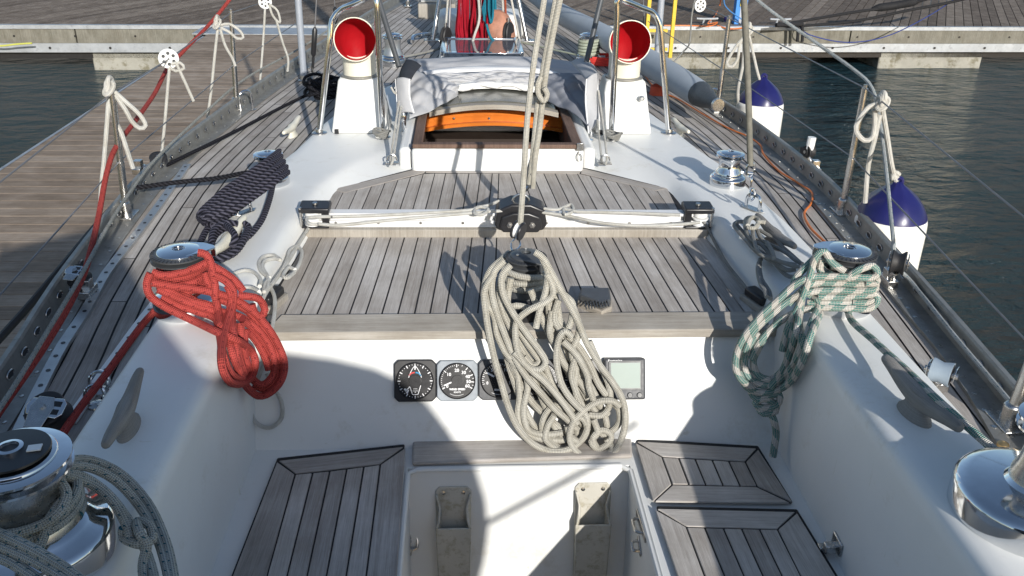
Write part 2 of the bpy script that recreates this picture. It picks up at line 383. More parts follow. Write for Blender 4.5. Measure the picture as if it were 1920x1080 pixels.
# ================================================================== THE YACHT
yt = thing('sailing_yacht', 'white sailing yacht with grey teak decks seen from its cockpit towards the bow', 'yacht', (XC, 3, -1.5))
LT = smooth_tab([(-1.2, -.76), (0, -.90), (1, -1.0), (1.77, -1.067), (2.245, -1.132), (2.85, -1.187), (3.4, -1.205), (4.37, -1.13), (5.445, -1.0), (6.565, -.853), (7.64, -.70), (9, -.45), (10.3, -.12), (10.9, .06)])
RT = smooth_tab([(-1.2, 1.02), (0, 1.12), (1, 1.20), (1.62, 1.25), (2.13, 1.30), (2.9, 1.365), (3.3, 1.378), (4.0, 1.345), (4.5, 1.285), (5.17, 1.185), (6.5, 1.01), (7.64, .83), (9, .55), (10.3, .22), (10.9, .06)])
xl = lambda y: interp(LT, y)
xr = lambda y: interp(RT, y)
ys = [-1.2+.15*i for i in range(81)]
DKZ = 0.
b = MB()
for y0, y1 in zip(ys, ys[1:]):
    for fn, s in ((xl, -1), (xr, 1)):
        for i, (d0, z0, d1, z1) in enumerate(((0, DKZ, .02, -.25), (.02, -.25, 0, -.8), (0, -.8, -.14, -1.6))):
            b.poly([(fn(y0)+s*d0, y0, z0), (fn(y1)+s*d0, y1, z0), (fn(y1)+s*d1, y1, z1), (fn(y0)+s*d1, y0, z1)][::s])
b.build('hull', GEL, yt, ang=60)
# deck: dark caulking sheet with every plank a strip of its own, sprung along the rail
b = MB()
def hole(x, y): return abs(x-XC) < .78 and y < 3.3 or (abs(x-XC) < .34 and y < 4.15)
for y0, y1 in zip(ys, ys[1:]):
    c = lerp(xl(y0), xr(y0), .5); c1 = lerp(xl(y1), xr(y1), .5)
    for (a0, a1, e0, e1) in ((xl(y0), xl(y1), max(XC-.80, xl(y0)) if y0 < 3.3 else c, max(XC-.80, xl(y1)) if y0 < 3.3 else c1), (min(XC+.80, xr(y0)) if y0 < 3.3 else c, min(XC+.80, xr(y1)) if y0 < 3.3 else c1, xr(y0), xr(y1))):
        if y0 < 4.15 and y0 >= 3.3:
            if a0 == c: a0 = a1 = XC+.34
            if e0 == c: e0 = e1 = XC-.34
        b.poly([(a0, y0, DKZ), (e0, y0, DKZ), (e1, y1, DKZ), (a1, y1, DKZ)])
b.build('deck_caulking', CAULK, yt)
b = MB(); PW = .0455
for fn, s in ((xl, 1), (xr, -1)):
    for k in range(30):
        o0 = .05+k*PW; o1 = o0+PW-.0058; rn = random.random(); nj = random.randint(0, 12)
        for j, (y0, y1) in enumerate(zip(ys, ys[1:])):
            if (j+nj) % 15 == 0: rn = random.random(); y0 += .004
            c0 = lerp(xl(y0), xr(y0), .5); c1 = lerp(xl(y1), xr(y1), .5)
            q = [fn(y0)+s*o0, fn(y0)+s*o1, fn(y1)+s*o1, fn(y1)+s*o0]
            if s*(q[1]-c0) > -.03 or hole(q[1], y0+.05): continue
            b.poly([(q[0], y0, DKZ+.0035), (q[1], y0, DKZ+.0035), (q[2], y1, DKZ+.0035), (q[3], y1, DKZ+.0035)][::s], [(o0+rn*3, y0), (o1+rn*3, y0), (o1+rn*3, y1), (o0+rn*3, y1)][::s], rn)
    # king plank
for y0, y1 in zip(ys, ys[1:]):
    if y0 < 4.2: continue
    c0 = lerp(xl(y0), xr(y0), .5); c1 = lerp(xl(y1), xr(y1), .5)
    b.poly([(c0-.027, y0, DKZ+.0037), (c0+.027, y0, DKZ+.0037), (c1+.027, y1, DKZ+.0037), (c1-.027, y1, DKZ+.0037)], [(0, y0), (.05, y0), (.05, y1), (0, y1)], .4)
b.build('teak_deck', TEAK, yt)
# aluminium toe rails with oval scuppers
for fn, s in ((xl, -1), (xr, 1)):
    b = MB()
    prof = [(-.066, .004), (-.066, .010), (-.012, .012), (-.006, .062), (-.002, .068), (.010, .068), (.012, .055), (.008, -.03)]
    for y0, y1 in zip(ys, ys[1:]):
        for (p, q), (p1, q1) in zip(prof, prof[1:]):
            b.poly([(fn(y0)+s*p, y0, q), (fn(y1)+s*p, y1, q), (fn(y1)+s*p1, y1, q1), (fn(y0)+s*p1, y0, q1)][::-s])
    rail = b.build('toe_rail', ALUD, yt, ang=25)
    b = MB(); b2 = MB(); b3 = MB(); y = -.5
    while y < 7.5:
        M = frame((fn(y)-s*.0115, y, .036), (0, 1, 0), (-s, 0, 0))
        b.lathe([(.0115, 0), (.0115, .0006)], 14, M @ Matrix.Diagonal((1.5, .85, 1, 1)))
        pts = [M @ Vector((.0175*math.cos(a), .0095*math.sin(a), .001)) for a in [i*math.pi/8 for i in range(16)]]
        b2.tube(pts, .0018, 5, closed=True, smooth=False)
        b3.lathe([(.0055, 0), (.005, .0025), (0, .003)], 10, T(fn(y)-s*.045, y+.05, .010)); y += .105
    b.build('scupper', BLACK, rail)['kind'] = 'stuff'
    b2.build('scupper_rim', STEEL, rail)['kind'] = 'stuff'; b3.build('bolt', STEEL, rail)['kind'] = 'stuff'
# genoa tracks (perforated strips on the side deck)
def track(name, pts, wd, h, mat, dmat, step, z0=.004, lab=None):
    P3 = [Z(px, py, z0) for px, py in pts]; P3, _ = catmull(P3, .06)
    b = MB(); d = MB(); acc = 0
    for p, q in zip(P3, P3[1:]):
        n_ = (q-p).cross(NZ).normalized()*(wd/2)
        b.prism([p-n_, p+n_, q+n_, q-n_], (0, 0, h)); acc += (q-p).length
        if acc > step: acc = 0; d.lathe([(wd*.2, 0), (wd*.2, .0012)], 10, T(p.x, p.y, z0+h))
    o = b.build(name, mat, yt, smooth=False); d.build('track_hole', dmat, o)['kind'] = 'stuff'
track('genoa_track', [(352, 312), (296, 392), (250, 452), (200, 517), (160, 590), (120, 650), (78, 730), (35, 820), (-30, 960)], .028, .011, ALU, BLACK, .045)
track('genoa_track', [(1530, 380), (1590, 450), (1656, 528), (1714, 600), (1762, 655), (1825, 745), (1882, 841), (1960, 960)], .03, .010, ALUD, STEEL, .045)
track('jib_track', [(312, 545), (262, 610), (200, 697), (130, 795)], .03, .006, SILV, BLACK, .045, .006)
# cockpit coamings
O_ = .905; RI = .700
def coam(s):
    S = [(-1.2, .80, .60, 'w'), (0, .86, .66, 'w'), (1.0, .90, RI, 'w'), (1.5, .905, RI, 'w'), (1.85, O_, .70, 'w'), (2.07, O_, .70, 'w')]
    rows = []
    for (y, o, r, _) in S: rows.append(((o, y), (r, y), (r+.0, y, -.30)))
    for (yo, o), (yr, r), (yb, bb, zb) in (((2.08, O_), (2.08, .70), (2.06, .682, 0.0)), ((2.3, O_), (2.31, .705), (2.29, .685, .012)), ((2.6, .90), (2.6, .69), (2.6, .645, .033)), ((2.8, .885), (2.8, .665), (2.84, .62, .047)),
                                           ((3.05, .865), (2.97, .648), (2.98, .605, .058)), ((3.2, .85), (3.08, .62), (3.03, .59, .06)), ((3.4, .81), (3.24, .56), (3.10, .50, .066)), ((3.8, .755), (3.36, .48), (3.16, .41, .070)), ((4.1, .70), (3.43, .38), (3.215, .31, .073)), ((4.55, .52), (3.43, .345), (3.22, .305, .073))):
        rows.append(((o, yo), (r, yr), (bb, yb, zb)))
    b = MB(); L = []
    for (o, yo), (r, yr), (bb, yb, zb) in rows:
        Op = Vector((XC+s*o, yo, .1)); Rp = Vector((XC+s*r, yr, .1)); Bp = Vector((XC+s*bb, yb, zb)); Ob = Vector((XC+s*(o+.02), yo, -.01))
        d1 = (Op-Rp); d1n = d1.normalized(); d2 = (Bp-Rp).normalized(); c = .03 if zb < -.1 else .022
        L.append([Ob, Op+Vector((s*.006, 0, -.03)), Op+Vector((0, 0, -.008)), Op-d1n*.012, Op-d1n*.05, lerp(Op, Rp, .5), Rp+d1n*c*1.6, Rp+d1n*c*.7+d2*c*.05, Rp+(d1n+d2)*c*.28, Rp+d2*c*.7, Rp+d2*c*1.6, lerp(Rp+d2*c*1.6, Bp, .85) if zb < -.1 else lerp(Rp+d2*c*1.6, Bp, .7), Bp])
    idx = [[b.pt(p) for p in r] for r in L]
    for i in range(len(idx)-1):
        for k in range(len(idx[0])-1):
            q = (idx[i][k], idx[i+1][k], idx[i+1][k+1], idx[i][k+1])
            b.face(q[::-s])
    return b.build('coaming', GEL, yt, ang=80)
coam(-1); coam(1)
# bulkhead between cockpit well and bridge deck
BN = lambda x, z: (x, YB+RK*z, z)
b = MB(); b.poly([BN(XC-.72, -.30), BN(XC+.72, -.30), BN(XC+.72, -.004), BN(XC-.72, -.004)][::1])
b.build('bulkhead', GEL, yt, smooth=False)
# remove the bulkhead piece above the bridge deck by covering: bridge deck body
dz = lambda y: (y-2.1)*.066
b = MB()
Bd = [(XC-.71, 2.075), (XC+.71, 2.075), (XC+.71, 2.3), (XC+.66, 2.62), (XC+.625, 2.86), (XC+.60, 3.04), (XC+.32, 3.24), (XC-.32, 3.24), (XC-.60, 3.04), (XC-.625, 2.86), (XC-.66, 2.62), (XC-.71, 2.3)]
b.poly([(x, y, dz(y)+.0022) for x, y in Bd]); b.build('bridge_deck_caulking', CAULK, yt, smooth=False)
# planks of the bridge deck
b = MB()
def plank(px, fn, th, off, mb, rnd=None, nv=None):
    P3 = [fn(x, y, off) for x, y in px]; nrm = (P3[1]-P3[0]).cross(P3[2]-P3[0]).normalized()
    if nrm.z < 0: P3 = P3[::-1]; nrm = -nrm
    l = max(((P3[(i+1) % len(P3)]-P3[i]) for i in range(len(P3))), key=lambda v: v.length)
    mb.prism([p-nrm*th for p in P3], nrm*th, uvx=l, rnd=random.random() if rnd is None else rnd)
# seam lines: x at y=450 and x at y=594
Ls = [(600, 530.7), (626.7, 561), (653.3, 591.6), (679, 621.6), (705, 652.7), (730.7, 683.3), (756.7, 714), (782.3, 744.3), (807.7, 775.7), (832.7, 804.7), (858.3, 834.3), (884.3, 865), (910, 895), (929.5, 921)]
Rs = [(1001+i*24.95, 1001+i*24.95+144*(.355+i*.0317)) for i in range(13)]
Ls[-1] = (931, 926)
seam = Ls+Rs
def sx(s, y): return s[0]+(s[1]-s[0])*(y-450)/144
top_l = lambda x: 327+max(0, (797-x))*.232 if x < 797 else 327
def topy(s):
    # forward margin of the planks, following the angled front border
    for y in [320+i for i in range(140)]:
        x = sx(s, y); lim = 324.5
        if x < 798: lim = 324.5+(798-x)*.235
        if x > 1088: lim = 326+(x-1088)*.212
        if y >= lim: return y
    return 450
for s0, s1 in zip(seam, seam[1:]):
    t0, t1 = topy(s0), topy(s1); g = 1.75
    plank([(sx(s0, 594)+g, 595-0), (sx(s1, 594)-g, 595), (sx(s1, t1)-g*.55, t1+.5), (sx(s0, t0)+g*.55, t0+.5)], DK, .008, .004, b)
# side margin planks
tl, tr = topy(seam[0]), topy(seam[-1])
plank([(531-1, 594), (497, 606), (515, 556), (572, 457), (600, 395), (624, 355.5), (sx(seam[0], tl)-.6, tl)], DK, .008, .004, b)
plank([(1432, 604), (1399, 592), (sx(seam[-1], tr)+.6, tr+.5), (1251, 354), (1272, 397), (1327, 450), (1395, 525), (1424, 557)], DK, .008, .004, b)
# front border and aft nosing
plank([(646, 361.0), (625, 354.5), (792, 314.5), (796, 323.2)], DK, .010, .005, b)
plank([(798.5, 322.8), (794.5, 314.5), (1090, 315.5), (1087, 324.4)], DK, .010, .005, b)
plank([(1089.5, 324.7), (1092.5, 315.8), (1250, 353), (1229, 357)], DK, .010, .005, b)
b.build('bridge_deck_planks', TEAK, yt, smooth=False)
b = MB()
a0, a1 = DK(497, 609.5), DK(1440, 601); 
b.prism([(XC-.67, 2.058, -.020), (XC+.70, 2.058, -.020), (XC+.69, 2.146, -.010), (XC-.64, 2.146, -.010)], (0, .0, .0255), rnd=.3)
b.build('bridge_deck_nosing', TEAKB, yt, bev=.004)
# cockpit seats
SZ = -.29
b = MB()
jl = [Z(487, 873, SZ), Z(405, 1070, SZ)]
b.poly([(XC-.75, -1.2, SZ), (XC-.292, -1.2, SZ), (XC-.292, 1.862, SZ), (XC-.292, 2.0, SZ), (XC-.75, 2.0, SZ)])
b.poly([(XC+.287, -1.2, SZ), (XC+.75, -1.2, SZ), (XC+.75, 2.0, SZ), (XC+.287, 2.0, SZ), (XC+.287, 1.862, SZ)])
b.poly([(XC-.292, 1.862, SZ), (XC+.287, 1.862, SZ), (XC+.287, 2.0, SZ), (XC-.292, 2.0, SZ)])
# well
for x, s in ((XC-.292, 1), (XC+.287, -1)):
    b.poly([(x, -1.2, SZ), (x, 1.862, SZ), (x, 1.83, -.8), (x, -1.2, -.8)][::s])
b.poly([(XC-.292, 1.862, SZ), (XC+.287, 1.862, SZ), (XC+.287, 1.80, -.8), (XC-.292, 1.80, -.8)][::-1])
b.build('cockpit_moulding', GEL, yt, smooth=False)
b = MB(); b.poly([(XC-.292, -1.2, -.79), (XC+.287, -1.2, -.79), (XC+.287, 1.84, -.79), (XC-.292, 1.84, -.79)]); b.build('cockpit_sole', TEAK, yt, smooth=False)
# soft lips round the edges of the well and where seats meet the walls
b = MB()
for pts, r in (([(XC-.292, -1.2, SZ-.004), (XC-.292, 1.84, SZ-.004), (XC-.27, 1.862, SZ-.004), (XC+.265, 1.862, SZ-.004), (XC+.287, 1.84, SZ-.004), (XC+.287, -1.2, SZ-.004)], .008),):
    b.tube(pts, r, 10, smooth=False)
b.build('well_lip', GEL, yt)
for name, outer, inner, tops, bots, ym, closed in (
    ('port_seat', [(520, 863), (759, 837), (742, 1120), (420, 1120)], [(553, 888), (713, 870), (681, 1125), (488, 1125)], [(586, 885), (618, 882), (650, 878), (682, 874)], [(538, 1080), (575.5, 1080), (612, 1080), (649, 1080)], 1120, 0),
    ('hatch_a', [(1192, 827), (1421, 840), (1486, 946), (1226, 943)], [(1241.5, 856), (1398, 864.6), (1420, 912), (1260, 908.5)], [(1273, 857.5), (1304, 859.5), (1336, 861.4), (1367, 863.3)], [(1291.6, 909), (1323.5, 910), (1356, 911), (1388, 912)], 0, 1),
    ('hatch_b', [(1230, 953), (1494, 959), (1592, 1120), (1284, 1120)], [(1287, 987), (1458.5, 991.5), (1524, 1125), (1338, 1125)], [(1322, 988.3), (1357, 989.3), (1391, 990), (1424.6, 990.8)], [(1359, 1080), (1395.5, 1080), (1431, 1080), (1467, 1080)], 1120, 0)):
    base = MB(); fz = lambda x, y, o: Z(x, y, SZ+o)
    cp = [fz(x, y, .004) for x, y in outer]
    if cp[0].x > cp[1].x: cp = cp[::-1]
    base.prism(cp[::-1], (0, 0, .009))
    o = base.build('seat_panel', CAULK, yt, bev=.004)
    b = MB()
    def ins(p, q, k): return (p[0]+(q[0]-p[0])*k, p[1]+(q[1]-p[1])*k)
    n = len(tops); gi = 1.7
    tl_ = [inner[0]]+tops+[inner[1]]; bl_ = [inner[3]]+list(bots)+[inner[2]]
    if not closed:
        bl2 = []
        for (tx, ty), (bx, by) in zip(tl_, bl_): k = (1125-ty)/(by-ty) if by != ty else 1; bl2.append((tx+(bx-tx)*k, 1125))
        bl_ = bl2
    for i in range(n+1):
        plank([(tl_[i][0]+gi, tl_[i][1]+gi), (tl_[i+1][0]-gi, tl_[i+1][1]+gi), (bl_[i+1][0]-gi, bl_[i+1][1]-gi), (bl_[i][0]+gi, bl_[i][1]-gi)], fz, .006, .0165, b)
    o0, o1, o2, o3 = outer; i0, i1, i2, i3 = [tl_[0], tl_[-1], bl_[-1], bl_[0]]
    plank([(o0[0]+3.5, o0[1]+.5), (o1[0]-3.5, o1[1]+.5), (i1[0]-1.5, i1[1]-.8), (i0[0]+1.5, i0[1]-.8)], fz, .006, .0165, b)
    if closed:
        plank([(o3[0]+3, o3[1]-4), (o2[0]-6, o2[1]-4), (i2[0]-1.5, i2[1]+1), (i3[0]+1.5, i3[1]+1)], fz, .006, .0165, b)
        plank([(o0[0]-.5, o0[1]+3), (i0[0]-1.5, i0[1]+.8), (i3[0]-1.5, i3[1]-.8), (o3[0]-1, o3[1]-4.5)], fz, .006, .0165, b)
        plank([(o1[0]+.5, o1[1]+3), (i1[0]+1.5, i1[1]+.8), (i2[0]+1.5, i2[1]-.8), (o2[0]-1, o2[1]-6)], fz, .006, .0165, b)
    else:
        plank([(o0[0]-.5, o0[1]+3), (i0[0]-1.5, i0[1]+.8), (i3[0]-1.5, i3[1]), (o3[0]+1, o3[1])], fz, .006, .0165, b)
        plank([(o1[0]+.5, o1[1]+3), (i1[0]+1.5, i1[1]+.8), (i2[0]+1.5, i2[1]), (o2[0]-1, o2[1])], fz, .006, .0165, b)
    b.build('seat_planks', TEAK, o, bev=.0012, bseg=1, smooth=False)
b = MB()
q = [Z(774, 833, SZ), Z(1183, 826, SZ), Z(1185, 862, SZ), Z(773, 877, SZ)]
b.prism([(p.x, p.y, SZ+.003) for p in q[::-1]], (0, 0, .013), uvx=Vector((1, 0, 0)), rnd=.6); b.build('step_board', TEAK, yt, bev=.006, bseg=3)
# companionway
cx0, cx1 = -.205, .445
b = MB()
def cbox(x0, x1, y0, y1, z0, z1, mb=None): (mb or b).box(((x0+x1)/2, (y0+y1)/2, (z0+z1)/2), (x1-x0, y1-y0, z1-z0))
cbox(cx0, cx1, 3.20, 3.235, .05, .164); 
cbox(cx0-.05, cx0, 3.235, 4.2, .0, .155); cbox(cx1, cx1+.05, 3.235, 4.2, .0, .155)
b.build('companionway_coaming', GEL, yt, bev=.018, bseg=3)
b = MB(); cbox(cx0+.005, cx1-.005, 3.196, 3.232, .165, .181); cbox(cx0+.003, cx0+.04, 3.233, 4.2, .156, .170); cbox(cx1-.04, cx1-.003, 3.233, 4.2, .156, .170)
cbox(cx0+.002, cx0+.02, 3.24, 4.1, .0, .155); cbox(cx1-.02, cx1-.002, 3.24, 4.1, .0, .155)
b.build('companionway_trim', TEAKD, yt, bev=.003)
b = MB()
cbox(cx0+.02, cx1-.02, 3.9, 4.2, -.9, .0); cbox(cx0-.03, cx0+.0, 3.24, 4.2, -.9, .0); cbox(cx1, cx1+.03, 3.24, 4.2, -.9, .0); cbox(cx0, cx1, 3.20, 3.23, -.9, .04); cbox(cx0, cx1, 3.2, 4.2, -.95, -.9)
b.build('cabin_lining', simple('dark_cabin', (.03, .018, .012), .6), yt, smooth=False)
b = MB(); n = 14
for k in range(n):                                   # varnished cambered beam under the hatch
    xa, xb = lerp(cx0+.02, cx1-.02, k/n), lerp(cx0+.02, cx1-.02, (k+1)/n); za = .03*(1-((k/n-.5)*2)**2); zb = .03*(1-(((k+1)/n-.5)*2)**2)
    b.prism([(xa, 3.80, .078+za), (xb, 3.80, .078+zb), (xb, 3.80, .130+zb), (xa, 3.80, .130+za)], (0, .05, 0), uvx=Vector((1, 0, 0)), rnd=.2)
    b.prism([(xa, 3.775, .066+za), (xb, 3.775, .066+zb), (xb, 3.775, .080+zb), (xa, 3.775, .080+za)], (0, .04, 0), uvx=Vector((1, 0, 0)), rnd=.5)
bo = b.build('deck_beam', VARN, yt)
for px in (851, 917):
    b = MB(); p = Y(px, 222, 3.798); b.lathe([(.006, 0), (.005, .003), (0, .0035)], 10, frame(p, (1, 0, 0), (0, -1, 0))); b.build('screw', STEEL, bo)
# sliding hatch pushed forward
def arc_slab(mb, x0, x1, y0, y1, z, cam_, th, n=16):
    for k in range(n):
        xa, xb = lerp(x0, x1, k/n), lerp(x0, x1, (k+1)/n); za = z+cam_*(1-((k/n-.5)*2)**2); zb = z+cam_*(1-(((k+1)/n-.5)*2)**2)
        mb.prism([(xa, y0, za), (xb, y0, zb), (xb, y1, zb), (xa, y1, za)], (0, 0, th), uvx=Vector((1, 0, 0)), rnd=.1)
b = MB(); arc_slab(b, cx0+.05, cx1-.05, 3.70, 3.745, .153, .034, .020); h = b.build('sliding_hatch', TEAKB, yt)
b = MB(); arc_slab(b, cx0+.06, cx1-.06, 3.748, 4.0, .166, .034, .012); b.build('hatch_panel', simple('smoked_acrylic', (.10, .10, .085), .22, var=.2), h)
b = MB(); arc_slab(b, cx0+.05, cx1-.05, 3.94, 4.35, .185, .036, .026); b.build('hatch_cover', GEL, h)
# raised dodger base / garage under the sprayhood
b = MB(); cbox(cx0-.04, cx1+.04, 4.0, 4.38, .0, .18); b.build('hatch_garage', GEL, yt, bev=.03, bseg=3)
# ================================================================== FITTINGS
def winch(name, label, p, Rb, Rd, Rt, h, top='chrome', base_m=None, drum_m=None, skirt=None, group=None, arm=None, mouth=None):
    t = thing(name, label, 'winch', p, group); M = T(*p)
    b = MB(); hb = h*.28
    b.lathe([(Rb, 0), (Rb, hb*.72), (Rb*.985, hb*.82), (Rb*.93, hb*.92), (Rb*.8, hb), (Rd*1.25, hb*1.12), (Rd*1.05, hb*1.3)], 48, M); b.build('base', base_m or CHROME, t, ang=40)
    b = MB(); b.lathe([(Rd*1.12, hb*1.25), (Rd*1.08, hb*1.5), (Rd*.92, hb*1.8), (Rd*.86, h*.62), (Rd*.92, h*.78), (Rd*1.1, h*.84)], 48, M); b.build('drum', drum_m or STEEL, t, ang=40)
    b = MB(); b.lathe([(Rd*.9, h*.80), (Rt, h*.83), (Rt*1.0, h*.85), (Rd*.85, h*.875), (Rd*.85, h*.885), (Rt*1.0, h*.91), (Rt*1.0, h*.93), (Rt*.8, h*.945)], 48, M); s_ = b.build('self_tailing_jaw' if skirt else 'rim', skirt or base_m or CHROME, t, ang=30)
    if skirt:
        b = MB()
        for k in range(40):
            a = k*math.pi/20; b.box((Rt*.9, 0, h*.938), (Rt*.16, Rt*.03, .002), M @ Matrix.Rotation(a, 4, 'Z'))
        b.build('jaw_ribs', BLACK, s_, smooth=False)
    b = MB(); b.lathe([(Rt*.78, h*.93), (Rt*.77, h*.965), (Rt*.6, h*.985), (Rt*.27, h*1.0), (Rt*.22, h*1.0), (Rt*.22, h*.96), (0, h*.96)], 48, M)
    if arm is not None:
        A_ = M @ Matrix.Rotation(arm, 4, 'Z')
        pts = [(Rt*.2, -Rt*.72, h*.945), (Rt*.9, -Rt*.42, h*.945), (Rt*1.25, -Rt*.12, h*.925), (Rt*1.25, Rt*.12, h*.925), (Rt*.9, Rt*.42, h*.945), (Rt*.2, Rt*.72, h*.945)]
        b.prism([A_ @ Vector(q) for q in pts], (0, 0, h*.03)); b.box((Rt*1.17, 0, h*.87), (Rt*.16, Rt*.25, h*.13), A_)
    c = b.build('top_plate', {'chrome': CHROME, 'gun': GUN, 'steel': STEEL}[top], t, bev=.0015, ang=30)
    b = MB(); pts = []
    for k in range(16): a = k*math.pi/8; r = Rt*(.17 if k % 2 else .11); pts.append(M @ Vector((r*math.cos(a), r*math.sin(a), h*.961)))
    b.prism(pts, (0, 0, h*.006)); b.build('handle_socket', BLACK, c, smooth=False)
    if top == 'gun':
        for k in range(3):
            b = MB(); a = R_(90+120*k); b.lathe([(.0045, 0), (.004, .002), (0, .002)], 10, M @ T(Rt*.5*math.cos(a), Rt*.5*math.sin(a), h*.987)); b.build('screw', STEEL, c)
    return t
WP = Vector((XC-.787, 2.06, .1)); WS = Vector((XC+.79, 2.06, .1))
WP = Z(352, 578, .1); WS = Z(1572, 572, .1)
winch('winch', 'chrome self-tailing winch with grey jaw, wrapped in the red rope on the port coaming', WP, .080, .046, .068, .165, skirt=DGREY, arm=R_(20))
winch('winch', 'chrome self-tailing winch with ribbed grey jaw, wrapped in the green flecked rope', WS, .080, .046, .070, .165, skirt=DGREY, arm=R_(160))
WC = Vector((.02, 2.115, .004)); WC = Z(984, 588, .004)
winch('winch', 'dark gunmetal winch with three top screws in the middle of the bridge deck edge', WC, .066, .047, .056, .185, 'gun', base_m=BLACK, drum_m=GUN, skirt=DGREY, arm=R_(-55))
WFL = Z(508, 343, .1); WFR = Z(1363, 345, .1)
winch('winch', 'small chrome winch with navy rope hung over it on the port side', WFL, .066, .040, .05, .115)
winch('winch', 'small bare chrome winch on the starboard coaming beside the shackled line', WFR, .064, .042, .049, .122, drum_m=CHROME)
WBL = Z(72, 1035, .1); WBR = Z(1925, 962, .1)
wbl = winch('winch', 'large winch with black ringed top in the bottom left corner under flecked white ropes', WBL, .122, .074, .084, .20, drum_m=STEEL)
b = MB(); b.lathe([(.058, 0), (.057, .003), (.02, .0045), (.018, .0045)], 40, T(WBL.x, WBL.y, WBL.z+.199)); 
o = b.build('top_ring', BLACK, wbl)
b = MB(); b.lathe([(.020, .2035), (.020, .208), (.014, .209), (.013, .204)], 24, T(WBL.x, WBL.y, WBL.z), cap=False); b.build('socket', CHROME, wbl)
b = MB(); b.box((.036, -.006, .2045), (.020, .016, .002), T(*WBL) @ Matrix.Rotation(.2, 4, 'Z')); b.build('mark', WHITEP, wbl)
winch('winch', 'large bare chrome winch with slim drum at the right edge on the starboard coaming', WBR, .130, .042, .060, .215, drum_m=STEEL)
# mast winches
pm = Z(1102, 122, .0); winch('winch', 'winch wrapped with pale green rope beside the mast step on the starboard deck', pm, .075, .055, .06, .20, drum_m=R_WHITE)
pm = Z(738, 124, .0); winch('winch', 'grey winch with a white drum behind the port tube hoop', pm, .075, .055, .06, .20, drum_m=ALU)
pm = Z(1334, 200, .02)
pw_ = Z(1332, 160, .08)

# horn cleats in teak
def cleat(label, a, c, foot, r, mat, h, group=None, z0=.1, r1=.5, name='cleat', arch=0):
    a = Vector(a); c = Vector(c); m = Vector(foot)
    t = thing(name, label, 'cleat', m, group)
    mid = lerp(a, c, .5); d = (c-a).normalized()
    b = MB(); dn = Vector((0, 0, -1))
    pts = [a, lerp(a, c, .14)+dn*r*.15, lerp(a, c, .32)+dn*r*.65, mid+dn*r*.8, lerp(a, c, .68)+dn*r*.65, lerp(a, c, .86)+dn*r*.15, c]
    b.tube(pts, r, 14, rr=[r*.5, r*.72, r*.92, r*1.12, r*.92, r*.72, r*.5], flat=1.0); b.build('horns', mat, t, ang=70, sub=1)
    b = MB(); q = mid-Vector((0, 0, h*.5)); L = (c-a).length
    F_ = frame((mid.x, mid.y, z0), d-Vector((0, 0, d.z)), (0, 0, 1))
    for k in range(1): 
        prof = [(.185, r*1.25, 0), (.175, r*1.2, .12), (.13, r*.8, .3), (.115, r*.7, .6), (.16, r*.8, 1.)]
        rings = []
        for (lx, wy, tz) in prof: rings.append([b.pt(F_ @ Vector((L*lx*math.cos(q_), wy*math.sin(q_), tz*(mid.z-z0)))) for q_ in [i*math.pi/12 for i in range(24)]])
        for r0_, r1_ in zip(rings, rings[1:]):
            for i in range(24): j = (i+1) % 24; b.face((r0_[i], r0_[j], r1_[j], r1_[i]), [(0, 0), (0, .01), (.01, .01), (.01, 0)])
        b.face(rings[0][::-1])
    b.build('foot', mat, t, ang=70)
    return t
OLDT = wood('old_teak', (.19, .18, .168), (.31, .30, .28), (.46, .45, .42))
cleat('long grey teak horn cleat on the shaded port coaming below the red rope', Z(196, 838, .155), Z(264, 692, .155), Z(240, 790, .1), .0165, OLDT, .05)
cleat('big grey teak horn cleat under the green flecked sheet on the starboard coaming', Z(1657, 668, .165), Z(1803, 806, .155), Z(1730, 770, .1), .020, OLDT, .05)
cleat('slim dark teak horn cleat behind the grey coiled line on the starboard coaming', Z(1418, 402, .145), Z(1492, 464, .15), Z(1460, 450, .1), .016, OLDT, .04)
cleat('pale horn cleat wrapped with navy rope on the port coaming', Z(392, 480, .15), Z(460, 405, .15), Z(420, 450, .1), .017, CREAM, .04)
cleat('small pale metal cleat on the port side deck by the cowl box', Z(531, 250, .05), Z(562, 218, .06), Z(545, 250, .0), .016, CREAM, .04, z0=.0)
cleat('small pale metal cleat on the starboard side deck outside the tube hoop', Z(1262, 222, .06), Z(1292, 248, .05), Z(1275, 240, .0), .016, CREAM, .04, z0=.0)

